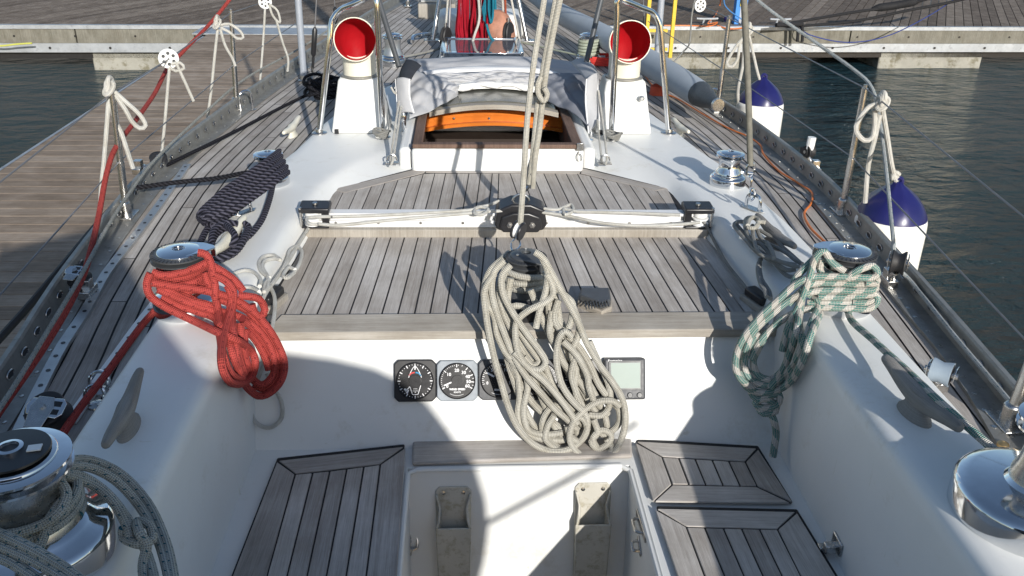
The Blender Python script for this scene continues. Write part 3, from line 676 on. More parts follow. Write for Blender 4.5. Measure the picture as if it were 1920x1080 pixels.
# ---------------------------------------------------------------- cowl vents
def cowl(label, x, s, gr):
    y0 = 3.72; t = thing('cowl_vent', label, 'vent', (x, y0, .1), gr)
    b = MB(); w0, w1, d0, d1, h = .120, .082, .10, .075, .222
    B_ = [(-w0, -d0), (w0, -d0), (w0, d0), (-w0, d0)]; T_ = [(-w1, -d1+.01), (w1, -d1+.01), (w1, d1), (-w1, d1)]
    a = [b.pt((x+p, y0+q, .1)) for p, q in B_]; c = [b.pt((x+p, y0+q, .1+h)) for p, q in T_]
    b.face(c); b.face(a[::-1])
    for k in range(4): j = (k+1) % 4; b.face((a[k], a[j], c[j], c[k]))
    bx = b.build('dorade_box', GEL, t, bev=.012, bseg=3)
    b = MB(); b.box((x-s*.0-w0*.8, y0-d0-.002, .112), (.016, .012, .018)); b.build('drain_notch', BLACK, bx, smooth=False)
    b = MB(); b.lathe([(.079, 0), (.079, .006), (.07, .009)], 32, T(x, y0, .1+h)); b.build('deck_ring', ALUD, t)
    # elbow: circles swept from the neck to the mouth
    def ringset(scale, z_off=0):
        out = []
        P = [((x, y0, .1+h+.002), 0, .067), ((x, y0, .1+h+.075), 0, .067), ((x, y0-.002, .1+h+.105), 14, .070), ((x, y0-.012, .1+h+.135), 38, .076), ((x, y0-.034, .1+h+.152), 62, .081), ((x, y0-.062, .1+h+.160), 78, .084), ((x, y0-.088, .1+h+.163), 84, .085), ((x, y0-.094, .1+h+.163), 84, .086)]
        for c, a, r in P:
            M = T(*c) @ Matrix.Rotation(R_(s*3), 4, 'Z') @ Matrix.Rotation(R_(a), 4, 'X')
            out.append([M @ Vector((scale*r*math.cos(q), scale*r*math.sin(q), 0)) for q in [k*math.pi/20 for k in range(40)]])
        return out
    b = MB(); rs = [[b.pt(p) for p in r] for r in ringset(1)]; inn = [[b.pt(p) for p in r] for r in ringset(.955)]
    for m, (r0_, r1_) in enumerate(zip(rs, rs[1:])):
        for k in range(40): j = (k+1) % 40; b.face((r0_[k], r0_[j], r1_[j], r1_[k]))
    for k in range(40): j = (k+1) % 40; b.face((rs[-1][k], rs[-1][j], inn[-1][j], inn[-1][k]))
    cw = b.build('cowl', CREAM, t, ang=60)
    b = MB(); I = ringset(.952); rs = [[b.pt(p) for p in r] for r in I]
    for r0_, r1_ in zip(rs, rs[1:]):
        for k in range(40): j = (k+1) % 40; b.face((r0_[j], r0_[k], r1_[k], r1_[j]))
    b.face(rs[0]); b.build('red_lining', RED, cw, ang=60)
    return t
pc = Z(656, 243, .1); ps = Z(1183, 246, .1)
cowl('cream cowl vent with red mouth on its white box left of the companionway', -.442, -1, 'cowl vents either side of the companionway')
t = cowl('cream cowl vent with red mouth on its white box right of the companionway', .668, -.6, 'cowl vents either side of the companionway')
b = MB(); p = Y(1203, 184, 3.626); b.lathe([(.012, 0), (.012, .006), (.006, .012), (0, .012)], 16, frame(p, (1, 0, 0), (0, -1, 0))); b.build('button', ALU, t)
# ---------------------------------------------------------------- tube hoops round the vents
def hoop(label, pts, s, gr):
    t = thing('grab_hoop', label, 'grab rail', pts[0], gr); b = MB(); b.tube(pts, .0125, 12, step=.02); b.build('tube', CHROME, t)
    for p in (pts[0], pts[-1]): b = MB(); b.lathe([(.032, 0), (.032, .004), (.016, .008), (.0145, .02)], 20, T(p.x, p.y, p.z)); b.build('base_flange', STEEL, t)
    return t
a = Z(599, 250, .1); c = Z(718, 258, .1); yy = a.y; yc = c.y
g = 'tube hoops guarding the cowl vents'
hoop('polished tube hoop standing round the left cowl vent', [a, lerp(a, Y(622, 46, yy), .5), Y(619, 75, yy), Y(623, 38, yy+.01), Y(640, 18, yy+.01), Y(660, 9, lerp(yy, yc, .5)), Y(686, -4, lerp(yy, yc, .75)), Y(703, -22, yc+.03), Y(706, 0, yc), Y(709, 60, yc), lerp(Y(709, 60, yc), c, .6), c], -1, g)
a = Z(1146, 262, .1); c = Z(1254, 250, .1); yy = a.y; yc = c.y
hoop('polished tube hoop standing round the right cowl vent', [a, Y(1151, 150, yy), Y(1157, 30, yy), Y(1157, 5, yy), Y(1163, -2, yy), Y(1172, 2, yy), Y(1200, 14, lerp(yy, yc, .5)), Y(1224, 24, yc), Y(1235, 40, yc), Y(1239, 65, yc), Y(1246, 150, yc), c], 1, g)
# tall grey tubes (shroud covers) with their turnbuckles
def pole(label, base, top, r, mat, ext, cat='pole', name='pole', seg=14, grp=None, foot=True):
    t = thing(name, label, cat, base, grp); b = MB(); b.tube([base, lerp(base, top, .5), top+(top-base)*ext], r, seg, smooth=False); b.build('tube', mat, t)
    if foot: b = MB(); b.lathe([(r*1.8, 0), (r*1.8, .004), (r*1.15, .008), (r*1.1, .03)], 16, T(*base)); b.build('foot', STEEL, t)
    return t
q = Z(570, 151, .01); pole('thick grey tube rising from the port side deck at the top left', q, Y(559, 0, q.y), .019, GREYT, 2.)
q = Z(1229, 147, .01); pole('thick pale grey tube rising behind the right cowl vent', q, Y(1240, 0, q.y), .019, GREYT, 2.)
def turnbuckle(label, px, py, topx, topy, r=.007):
    q = Z(px, py, .01); tp = Y(topx, topy, q.y); t = thing('turnbuckle', label, 'turnbuckle', q)
    b = MB(); b.tube([lerp(q, tp, .35), tp+(tp-q)*3], .004, 6, smooth=False); b.build('wire', WIRE, t)
    b = MB(); b.tube([lerp(q, tp, .12), lerp(q, tp, .35)], .008, 8, smooth=False); b.tube([lerp(q, tp, .35), lerp(q, tp, .40), lerp(q, tp, .75), lerp(q, tp, .8)], r*2, 10, smooth=False, rr=[r*.8, r*2.1, r*2.1, r*.8]); b.build('body', BLACK, t)
    b = MB(); 
    for s in (-1, 1): b.box((q.x+s*.012, q.y, q.z+.035), (.004, .02, .07))
    b.lathe([(.004, -.018), (.004, .018)], 8, T(q.x, q.y, q.z+.055) @ Matrix.Rotation(R_(90), 4, 'Y')); b.build('toggle', STEEL, t)
turnbuckle('black-sleeved rigging turnbuckle beside the thick port tube', 585, 150, 592, 25)
turnbuckle('dark rigging turnbuckle behind the left tube hoop', 632, 62, 627, 0)
turnbuckle('slim rigging turnbuckle behind the right cowl vent', 1214, 138, 1206, 0, .004)

# ---------------------------------------------------------------- stanchions and lifelines
def stanchion(label, base, top, r=.0108, clip=None):
    t = thing('stanchion', label, 'stanchion', base, 'lifeline stanchions along the toe rails'); b = MB(); d = (top-base)
    b.tube([base, base+d*.45], r*1.15, 14, smooth=False); b.tube([base+d*.448, top], r, 14, smooth=False); b.tube([top, top+d.normalized()*.012], r*.6, 10, smooth=False); b.build('post', STEEL, t)
    b = MB(); F_ = frame(base, (0, 1, 0), (0, 0, 1)); b.box((0, 0, .004), (.09, .06, .008), F_); b.lathe([(r*1.8, 0), (r*1.75, .05), (r*1.3, .055)], 16, T(*base)); b.build('socket', STEEL, t, bev=.002)
    return t
def yat(px, py): # base point on deck
    return Z(px, py, .01)
SP1 = yat(238, 405); SPt = Y(210, 172, SP1.y-.0); stanchion('nearest port stanchion with a white rope tied to its top', SP1, SPt)
SP2 = yat(444, 203); SPt2 = Y(433, 22, SP2.y); stanchion('thin stanchion on the port rail beside the white knotted line and the deck U-bolt', SP2, SPt2)
SS1 = yat(1578, 398); SSt = Y(1622, 165, SS1.y); stanchion('stanchion on the starboard rail leaning out beside the nearer fender', SS1, SSt)
SS2 = yat(1345, 208); SSt2 = Y(1367, 34, SS2.y); stanchion('stanchion on the starboard rail just left of the farther fender', SS2, SSt2)
SS3 = yat(1888, 795); SSt3 = Y(2010, 480, SS3.y); stanchion('stanchion foot on the starboard rail at the right edge of the picture', SS3, SSt3)
q = yat(765, 12); stanchion('small far stanchion foot at the top of the port deck', q, Y(762, -60, q.y))
def line(name, label, cat, pts, r, mat, group=None, seg=8, step=None, smooth=True, **k):
    b = MB(); b.tube(pts, r, seg, step=step, smooth=smooth, **k); return solo(b, name, label, cat, mat, group)
top_ = SPt+Vector((0, 0, -.005))
line('lifeline', 'upper wire lifeline along the port rail', 'wire', [Y(-200, 500, SP1.y-1.0), top_, Y(315, 112, lerp(SP1.y, SP2.y, .5)), SPt2+Vector((0, 0, -.005)), Y(497, 3, SP2.y+1.2)], .0025, WIRE, smooth=False)
m1 = SP1+(SPt-SP1)*.46; m2 = SP2+(SPt2-SP2)*.46
line('lifeline', 'lower wire lifeline along the port rail', 'wire', [Y(-60, 620, SP1.y-1.0), m1, m2, Y(560, 40, SP2.y+1.3)], .0025, WIRE, smooth=False)
m1 = SS1+(SSt-SS1)*.46; m2 = SS2+(SSt2-SS2)*.46; m3 = SS3+(SSt3-SS3)*.46
line('lifeline', 'upper wire lifeline along the starboard rail', 'wire', [Y(1310, 8, SS2.y+1.2), SSt2, SSt, SSt3], .0025, WIRE, smooth=False)
line('lifeline', 'lower wire lifeline along the starboard rail', 'wire', [Y(1215, 40, SS2.y+1.6), m2, m1, m3], .0025, WIRE, smooth=False)

# ---------------------------------------------------------------- traveller
TA, TB = DK(572, 446, 0), DK(1326, 446, 0)
t = thing('mainsheet_traveller', 'white alloy mainsheet track on a pale wooden beam across the bridge deck', 'traveller', lerp(TA, TB, .5))
Fm = frame(TA, TB-TA, ND); Lt = (TB-TA).length
b = MB(); b.box((Lt/2, .028, .016), (Lt, .066, .030), Fm); b.build('wooden_beam', TEAKB, t, bev=.004)
b = MB(); b.box((Lt/2, .036, .034), (Lt-.09, .046, .006), Fm); b.box((Lt/2, .036, .052), (Lt-.09, .010, .036), Fm); b.box((Lt/2, .036, .072), (Lt-.09, .034, .010), Fm); b.box((Lt/2, .018, .045), (Lt-.09, .006, .016), Fm)
b.build('track', SILV, t, bev=.0015)
b = MB()
for k in range(9): b.lathe([(.0045, 0), (.0045, .003), (0, .004)], 10, Fm @ T(.10+k*.135, .0148, .047) @ Matrix.Rotation(R_(90), 4, 'X'))
b.build('bolt_row', STEEL, t)
for s, u_ in ((-1, .035), (1, Lt-.035)):
    b = MB(); b.box((u_, .034, .036), (.088, .066, .010), Fm); b.box((u_, .034, .093), (.096, .070, .018), Fm); b.box((u_-s*.034, .034, .064), (.022, .060, .05), Fm); e = b.build('end_block', BLACK, t, bev=.006, bseg=3)
    b = MB(); b.lathe([(.027, .042), (.027, .048), (.020, .054), (.020, .058), (.027, .062), (.027, .066)], 24, Fm @ T(u_+s*.008, .020, 0)); b.lathe([(.024, .070), (.024, .084)], 24, Fm @ T(u_+s*.008, .024, 0)); b.build('sheave', WHITEP, e)
    b = MB(); b.lathe([(.005, .04), (.005, .105)], 10, Fm @ T(u_+s*.042, .004, 0)); b.lathe([(.009, .103), (.008, .108)], 12, Fm @ T(u_, .035, 0)); b.build('pin', STEEL, e)
uc = (DK(975, 440).x-TA.x)
t2 = thing('traveller_car', 'black traveller car with two steel bolts in the middle of the white track', 'traveller car', Fm @ Vector((uc, .03, .08)))
b = MB()
pf = [(-.085, .048), (-.075, .098), (-.03, .118), (.03, .118), (.075, .098), (.085, .048), (.068, .022), (-.068, .022)]
P_ = lambda x, y, z: Fm @ Vector((uc+x, y, z))
b.prism([P_(x, -.004, z) for x, z in pf], Fm.to_3x3() @ Vector((0, .082, 0))); b.prism([P_(x*.82, -.014, .03+(z-.03)*.72) for x, z in pf], Fm.to_3x3() @ Vector((0, .012, 0)))
b.build('body', BLACK, t2, bev=.006, bseg=3)
for dx in (-.036, .036):
    b = MB(); b.lathe([(.010, 0), (.010, .004), (.005, .005), (.005, .010), (0, .011)], 6, frame(P_(dx, -.014, .052), Fm.to_3x3() @ Vector((1, 0, 0)), Fm.to_3x3() @ Vector((0, -1, 0)))); b.build('bolt', STEEL, t2)
b = MB(); b.tube([P_(.03*math.cos(a)*.9, .03, .112+.028*math.sin(a)) for a in [k*math.pi/8 for k in range(9)]], .004, 8); b.build('bail', STEEL, t2)

# ---------------------------------------------------------------- instruments
def txt(s, size, M, mat, root, name='lettering', align='CENTER', bold=0.):
    c = bpy.data.curves.new('t', 'FONT'); c.body = s; c.size = size; c.align_x = align; c.align_y = 'CENTER'; c.resolution_u = 2; c.offset = bold
    o = bpy.data.objects.new('t', c); COL.objects.link(o); bpy.context.view_layer.update()
    me = bpy.data.meshes.new_from_object(o.evaluated_get(bpy.context.evaluated_depsgraph_get())); bpy.data.objects.remove(o)
    return [(M @ v.co) for v in me.vertices], [tuple(p.vertices) for p in me.polygons], me
def add_txt(mb, s, size, M, align='CENTER', bold=.0):
    vs, fs, me = txt(s, size, M, None, None, align=align, bold=bold); k = len(mb.v)
    for v in vs: mb.v.append(v)
    for f in fs: mb.face([i+k for i in f])
    bpy.data.meshes.remove(me)
def gauge(label, px, py, bez, size, kind, w=None):
    c = BK(px, py); F_ = frame(c, (1, 0, 0), NB); t = thing('instrument_dial', label, 'instrument', c, 'round instruments on the cockpit bulkhead')
    b = MB(); h = size/2; k = h*.2
    b.prism([F_ @ Vector(q) for q in [(-h+k, -h, 0), (h-k, -h, 0), (h, -h+k, 0), (h, h-k, 0), (h-k, h, 0), (-h+k, h, 0), (-h, h-k, 0), (-h, -h+k, 0)]], NB*.014); b.build('bezel', bez, t, bev=.003, bseg=3)
    R = size*.445
    b = MB(); b.lathe([(R*1.0, .010), (R*1.0, .019), (R*.965, .0205), (R*.94, .018)], 48, F_, cap=False); b.build('rim', BLACK, t)
    b = MB(); b.lathe([(R*.95, .0165), (.0, .0165)], 48, F_, cap=False); b.lathe([(R*.33, .0165), (R*.32, .0195), (0, .0195)], 32, F_); d = b.build('dial_face', DIAL, t)
    b = MB()
    def tick(a, r0_, r1_, wd):
        a = R_(a); dx, dy = math.sin(a), math.cos(a); nx, ny = dy*wd/2, -dx*wd/2
        b.poly([F_ @ Vector(q+(.0172,)) for q in [(dx*r0_*R+nx*R, dy*r0_*R+ny*R), (dx*r0_*R-nx*R, dy*r0_*R-ny*R), (dx*r1_*R-nx*R, dy*r1_*R-ny*R), (dx*r1_*R+nx*R, dy*r1_*R+ny*R)][::-1]])
    def seg(p, q, wd, z=.0174):
        p = Vector(p)*R; q = Vector(q)*R; n = Vector((-(q-p).y, (q-p).x)).normalized()*wd*R/2
        b.poly([F_ @ Vector((v.x, v.y, z)) for v in (p-n, q-n, q+n, p+n)])
    if kind == 'angle':
        for k in range(36): tick(k*10, .78 if k % 3 == 0 else .85, .93 if k % 3 == 0 else .89, .05 if k % 3 == 0 else .035)
        tick(0, .60, .93, .06)
        for s in (1, -1):
            for p, q in zip([(0, .82), (.12, .68), (.22, .5), (.30, .32)], [(.12, .68), (.22, .5), (.30, .32), (.34, .18)]): seg((s*p[0], p[1]), (s*q[0], q[1]), .035)
        for p, q in zip([(-.28, -.30), (-.14, -.72), (.15, -.72)], [(-.14, -.72), (.15, -.72), (.30, -.24)]): seg(p, q, .035)
        seg((-.52, -.55), (-.28, -.30), .05); seg((-.58, -.42), (-.40, -.52), .10); seg((-.45, -.66), (-.36, -.46), .10)
        seg((-.1, -.42), (.12, -.42), .02); seg((-.14, -.53), (.16, -.53), .02); seg((-.02, -.60), (.04, -.60), .04)
        b.build('markings', INKW, d, smooth=False)
        b = MB(); seg((-.32, .30), (-.20, .42), .07); seg((-.20, .42), (-.02, .46), .07); b.build('port_sector', INKR, d, smooth=False)
        b = MB(); seg((.32, .28), (.20, .42), .07); seg((.20, .42), (.03, .46), .07); b.build('starboard_sector', INKB, d, smooth=False)
    else:
        if kind == 'wind':
            A_ = {'0': -118, '10': -52, '20': -2, '30': 38, '40': 68, '50': 94, '60': 117}; rr = {'20': .66}
            for k, a in A_.items():
                tick(a, .76, .92, .05); r = .62 if k in ('0', '60', '50', '40') else .58; add_txt(b, k, R*.25, F_ @ T(R*r*math.sin(R_(a)), R*r*math.cos(R_(a)), .0174), bold=.0003)
            for k in range(-115, 5, 7): tick(k, .84, .89, .03)
            for a in (18, 53, 81, 106): tick(a, .84, .92, .03)
            add_txt(b, 'WIND SPEED', R*.15, F_ @ T(0, -R*.46, .0174), bold=.0003); add_txt(b, 'KNOTS', R*.115, F_ @ T(0, -R*.62, .0174), bold=.0002)
            seg((-.74, -.25), (-.30, -.06), .075, .0178)
        else:
            for k in range(31): a = -105+k*7; tick(a, .80 if k % 2 == 0 else .86, .92, .03)
            for k, a in (('0', -105), ('5', -35), ('10', 35), ('15', 105)): add_txt(b, k, R*.23, F_ @ T(R*.66*math.sin(R_(a)), R*.66*math.cos(R_(a)), .0174), bold=.0003)
            add_txt(b, 'KNOTS', R*.15, F_ @ T(0, -R*.55, .0174), bold=.0003); seg((-.68, .42), (-.26, .18), .10, .0178)
        for k in range(-5, 6): 
            a0, a1 = R_(180+k*5), R_(180+k*5+5); seg((.80*math.sin(a0), .80*math.cos(a0)), (.80*math.sin(a1), .80*math.cos(a1)), .018)
        b.build('markings', INKW, d, smooth=False)
    return t
gauge('black square wind angle dial with a white boat outline, leftmost on the bulkhead', 779, 713, BLACK, .112, 'angle')
gauge('pale grey square dial reading WIND SPEED KNOTS from 0 to 60', 857.5, 713, LITEG, .109, 'wind')
t = gauge('dark grey speed dial with red corners, partly behind the coiled beige rope', 935, 711, MIDG, .109, 'speed')
gauge('dark square dial almost hidden behind the beige coiled rope', 1012, 711, MIDG, .109, 'speed')
gauge('dark square dial hidden behind the rope next to the grey display', 1089, 711, BLACK, .109, 'angle')
c = BK(1169, 709); F_ = frame(c, (1, 0, 0), NB); t = thing('autopilot_display', 'grey autopilot display with pale green screen and four buttons on the bulkhead', 'display', c)
b = MB(); b.box((0, 0, .012), (.112, .112, .024), F_); b.build('housing', MIDG, t, bev=.006, bseg=3)
b = MB(); b.box((0, .010, .025), (.088, .078, .003), F_); b.build('screen_frame', DGREY, t, bev=.001)
b = MB(); b.box((0.001, .010, .0268), (.079, .068, .001), F_); b.build('screen', LCD, t, smooth=False)
b = MB(); add_txt(b, 'Raymarine', .009, F_ @ T(-.046, .050, .0245), 'LEFT', .0001); b.build('lettering', INKW, t, smooth=False)
for k in range(4): b = MB(); b.lathe([(.0075, .02), (.0075, .026), (.006, .028), (0, .028)], 16, F_ @ T(-.039+.026*k, -.043, 0)); b.build('button', DGREY, t)

# ---------------------------------------------------------------- pockets, latches, cam cleats
NW = Vector((0, -1, .1216)).normalized()
def WW(px, py, off=0): return PL(px, py, NW, NW.dot(Vector((0, 1.862, SZ)))+off)
def pocket(label, px, py, w, h):
    c = WW(px, py); F_ = frame(c, (1, 0, 0), NW); t = thing('handle_pocket', label, 'holder', c, 'winch handle pockets in the cockpit well'); d = .042
    q = lambda x, y, z: F_ @ Vector((x, y, z))
    b = MB(); hw = w/2
    b.prism([q(-hw, -.012, 0), q(-hw+.01, 0, 0), q(hw-.01, 0, 0), q(hw, -.012, 0), q(hw*.92, -h, 0), q(-hw*.92, -h, 0)][::-1], NW*.005)
    yo = -h*.36
    for s in (-1, 1):
        pr = [(s*hw, -.02, .005), (s*hw, -.02, .016), (s*hw*.82, yo+.045, .018), (s*hw*.84, yo+.018, d*.8), (s*hw, yo, d), (s*hw*.9, -h, d*.75), (s*hw*.9, -h, .005)]
        P3 = [q(*v) for v in pr]; b.prism(P3 if s > 0 else P3[::-1], F_.to_3x3() @ Vector((-s*.006, 0, 0)))
    fr = [(-hw, yo, d), (hw, yo, d), (hw*.9, -h, d*.75), (-hw*.9, -h, d*.75)]
    b.prism([q(*v) for v in fr][::-1], -NW*.006)
    b.prism([q(-hw*.9, -h, d*.75), q(hw*.9, -h, d*.75), q(hw*.9, -h, 0), q(-hw*.9, -h, 0)], F_.to_3x3() @ Vector((0, .006, 0)))
    b.build('pocket', PKT, t, bev=.004, bseg=3)
    for s in (-1, 1): b = MB(); b.lathe([(.0055, .004), (.0055, .007), (0, .008)], 10, F_ @ T(s*hw*.55, -.017, 0)); b.build('screw', STEEL, t)
PKT = simple('old_pocket_plastic', (.50, .48, .42), .6, var=.06, scale=14, dirt=((.72, .69, .6), .5))
pocket('worn off-white winch handle pocket on the shaded left of the cockpit well', 850, 911, .094, .285)
pocket('worn off-white winch handle pocket on the sunlit right of the cockpit well', 1112, 904, .096, .29)
def latch(label, a, c, nrm, w=.02):
    a = Vector(a); c = Vector(c); t = thing('latch', label, 'latch', lerp(a, c, .5)); F_ = frame(a, c-a, nrm); L = (c-a).length
    b = MB(); b.box((L/2, 0, .002), (L, w, .004), F_); b.build('plate', STEEL, t, bev=.0015)
    b = MB(); b.tube([F_ @ Vector((L*.25, 0, .004)), F_ @ Vector((L*.3, 0, .018)), F_ @ Vector((L*.7, 0, .018)), F_ @ Vector((L*.75, 0, .004))], .004, 8); b.build('hasp', STEEL, t)
nx = Vector((-1, 0, 0)); xw = XC+.287
def X(px, py, d): return PL(px, py, Vector((1, 0, 0)), d)
latch('upper steel hasp on the right wall of the cockpit well', X(1195, 960, xw), X(1212, 1012, xw), nx)
latch('lower steel hasp on the right wall of the cockpit well', X(1198, 1005, xw), X(1203, 1042, xw), nx, .016)
latch('narrow steel hasp on the left wall of the cockpit well', X(769, 995, XC-.292), X(769, 1042, XC-.292), -nx, .016)
q = X(1572, 1020, XC+.70)
t = thing('lashing_eye', 'steel fold-down eye on the right cockpit wall above the seat', 'eye', q)
b = MB(); F_ = frame(q, (0, 1, 0), (-1, 0, 0)); b.box((0, 0, .003), (.05, .035, .006), F_); b.box((0, .01, .016), (.02, .022, .03), F_); b.build('bracket', STEEL, t, bev=.003)
q = Z(1543, 1028, SZ+.01); b = MB(); b.box((q.x, q.y, q.z), (.022, .02, .016)); solo(b, 'seat_catch', 'tiny steel catch at the seat edge below the folding eye', 'catch', STEEL, bev=.002)
# wooden chock with a cam cleat right of the middle winch
t = thing('cam_cleat', 'grey ribbed cam cleat on a wooden wedge right of the middle winch', 'cleat', DK(1110, 590))
p = [DK(1082, 578, .0), DK(1128, 597, 0), DK(1147, 588, 0), DK(1144, 560, 0), DK(1085, 560, 0)]
b = MB(); b.prism(p[::-1] if False else p, Vector((0, 0, .022))); b.build('wooden_wedge', TEAKB, t, bev=.003)
b = MB(); top = [Vector((v.x, v.y, .026)) for v in p]; c_ = sum(top, Vector())/5; top = [lerp(c_, v, .9) for v in top]; b.prism(top, (0, 0, .022)); b.build('cleat_body', GUN, t, bev=.004)
b = MB()
for k in range(9):
    m = lerp(DK(1098, 571, .048), DK(1140, 566, .048), k/8); b.box((m.x, m.y, m.z-.004), (.0025, .04, .004))
b.build('ribs', DGREY, t)
for lab, (px, py) in (('black cam cleat at the aft starboard corner of the bridge deck', (1418, 575)), ('black cam cleat at the aft port corner of the bridge deck', (511, 575))):
    q = DK(px, py, .0); t = thing('cam_cleat', lab, 'cleat', q); s = 1 if px > 900 else -1
    b = MB(); b.box((0, 0, .012), (.05, .10, .022), T(*q) @ Matrix.Rotation(R_(s*18), 4, 'Z')); b.build('wooden_wedge', TEAKB, t, bev=.004)
    b = MB(); b.box((0, 0, .035), (.038, .085, .026), T(*q) @ Matrix.Rotation(R_(s*18), 4, 'Z')); b.build('cleat_body', BLACK, t, bev=.007, bseg=3)
# ---------------------------------------------------------------- pad eyes, U bolts, turning blocks
def ubolt(label, a, c, h, r=.005, name='u_bolt', cat='deck eye', lean=0):
    m = lerp(a, c, .5); t = thing(name, label, cat, m); d = Vector((0, lean, 0))
    b = MB(); b.tube([a, a+Vector((0, 0, h*.55))+d*.5, a+(m-a)*.25+Vector((0, 0, h*.9))+d, m+Vector((0, 0, h))+d, c+(m-c)*.25+Vector((0, 0, h*.9))+d, c+Vector((0, 0, h*.55))+d*.5, c], r, 10); b.build('ring', CHROME, t)
    b = MB(); F_ = frame(m, c-a, (0, 0, 1)); L = (c-a).length
    b.prism([F_ @ Vector(q) for q in [(-L*.9, 0, 0), (-L*.5, -.016, 0), (L*.5, -.016, 0), (L*.9, 0, 0), (L*.5, .016, 0), (-L*.5, .016, 0)]], (0, 0, .003)); b.build('base_plate', STEEL, t, bev=.001)
ubolt('chrome U-bolt on the port side deck by the thin stanchion', Z(452, 210, .005), Z(474, 206, .005), .10, .0055)
ubolt('chrome U-bolt on the starboard side deck at the end of the rolled sail', Z(1328, 204, .005), Z(1347, 210, .005), .11, .0055)
ubolt('steel pad eye on the port coaming between the navy ropes', Z(446, 403, .104), Z(471, 394, .104), .055, .005)
ubolt('steel pad eye on the starboard coaming holding the shackled line', Z(1399, 387, .104), Z(1423, 396, .104), .05, .006)
def sheave_block(label, c, axis, R, w, mat_c, group=None, name='turning_block', leg=None, ax2=(0, 0, 1), slot=False):
    t = thing(name, label, 'block', c, group); F_ = frame(c, ax2, axis)
    b = MB(); b.lathe([(R*.95, -w*.5), (R, -w*.42), (R*.72, -w*.1), (R*.72, w*.1), (R, w*.42), (R*.95, w*.5), (.004, w*.5)], 28, F_); b.build('sheave', RUB, t, ang=50)
    for s in (-1, 1):
        b = MB(); b.prism([F_ @ Vector(q) for q in [(-R*.45, -R*1.15, s*w*.62), (R*.45, -R*1.15, s*w*.62), (R*.62, 0, s*w*.62), (R*.4, R*.55, s*w*.62), (-R*.4, R*.55, s*w*.62), (-R*.62, 0, s*w*.62)]], Vector(axis).normalized()*(s*.003)); b.build('cheek', mat_c, t, bev=.001)
    b = MB(); b.lathe([(.007, -w*.8), (.007, w*.8)], 10, F_); b.build('axle', STEEL, t)
    if slot:
        b = MB(); o_ = w*.5+.003
        pl = [(-R*.7, -R*.45), (R*.9, -R*.55), (R*1.15, -R*.3), (R*1.15, R*.3), (R*.9, R*.55), (-R*.7, R*.45), (-R*.9, 0)]
        b.prism([F_ @ Vector((x, y, o_)) for x, y in pl], Vector(axis).normalized()*.004); cp_ = b.build('slotted_cheek', CHROME, t, bev=.0015)
        for (x, y) in ((.15, .22), (.15, -.22), (.72, .22), (.72, -.22)):
            b = MB(); b.box((x*R, y*R, o_+.0042), (R*.42, R*.28, .001), F_); b.build('slot', BLACK, cp_)
    if leg is not None:
        b = MB(); l = Vector(leg); b.tube([Vector(c)-Vector((0, 0, R*.9)), lerp(Vector(c), l, .6), l+Vector((0, 0, .01))], .010, 8, smooth=False); F2 = frame(l, (0, 1, 0), (0, 0, 1)); b.box((0, 0, .012), (.07, .032, .022), F2); b.box((0, 0, .035), (.03, .03, .03), F2); b.build('slider', STEEL, t, bev=.002)
    return t
g = 'sheet lead blocks on the side decks'
c = Y(1684, 492, 2.28); sheave_block('black turning block on the starboard track with the pale blue sheet running through it', c, (.85, -.45, .1), .036, .04, STEEL, g, leg=Z(1664, 532, .012))
c = Z(1765, 698, .07); sheave_block('chrome-cheeked turning block with a white roller on the starboard side deck', c, (.75, -.62, .1), .027, .046, CHROME, g, leg=Z(1752, 722, .012))
b = MB(); F_ = frame(c, (0, 0, 1), (.75, -.62, .1)); b.lathe([(.0295, -.0225), (.0295, -.019), (.0245, 0), (.0295, .019), (.0295, .0225)], 24, F_); b.build('roller', simple('pale_blue_roller', (.30, .37, .44), .3), ROOTS[-1])
c = Z(146, 517, .07); sheave_block('black turning block with steel cheek, middle of the three along the port rail', c, (.1, -.35, .9), .034, .03, STEEL, g, leg=Z(166, 553, .012), ax2=(1, -.25, 0), slot=True)
c = Z(92, 775, .075); sheave_block('large turning block with a slotted steel cheek in front of the lower left winch', c, (.1, -.5, .85), .042, .045, STEEL, g, leg=Z(90, 815, .012), ax2=(1, -.2, 0), slot=True)
c = Z(297, 298, .05); sheave_block('black perforated snatch block, farthest of the three along the port rail', c, (-.2, -.5, .8), .034, .022, RUB, g, leg=Z(262, 323, .01), ax2=(1, .3, 0))
c = Y(1517, 284, 3.42); t = sheave_block('upright black snatch block with white sheave standing by the starboard rail', c, (1, .35, .0), .026, .03, RUB, g, leg=Z(1526, 322, .01))
b = MB(); b.tube([Y(1522, 262, 3.42)+Vector((.0, 0, .01)), c], .017, 10, smooth=False); b.build('white_cheek', WHITEP, t)
c = Z(1545, 345, .03); t = sheave_block('steel snap hook lying against the starboard toe rail', c, (.3, -.2, .9), .022, .016, CHROME, g, ax2=(1, 0, 0))
for lab, px, py in (('round chrome padeye block beside the red line on the port side deck', 186, 716), ('folding steel stopper on the inner port track', 178, 742)):
    c = Z(px, py, .03); t = thing('deck_eye', lab, 'deck eye', c); b = MB(); b.tube([c+Vector((.022*math.cos(a), .010*math.sin(a), .022*math.sin(a))) for a in [k*math.pi/8 for k in range(16)]], .0045, 8, closed=True); b.build('ring', CHROME, t)
    b = MB(); b.lathe([(.022, -.028), (.02, -.022), (.01, -.016)], 16, T(*c)); b.build('base_plate', STEEL, t)
c = Z(1825, 745, .012)
b = MB(); b.lathe([(.013, 0), (.012, .006), (.006, .010), (0, .010)], 14, T(*Z(1880, 836, .012))); solo(b, 'brass_bolt', 'worn brass bolt head on the starboard track near the right edge', 'bolt', simple('brass', (.6, .42, .2), .35, .9))

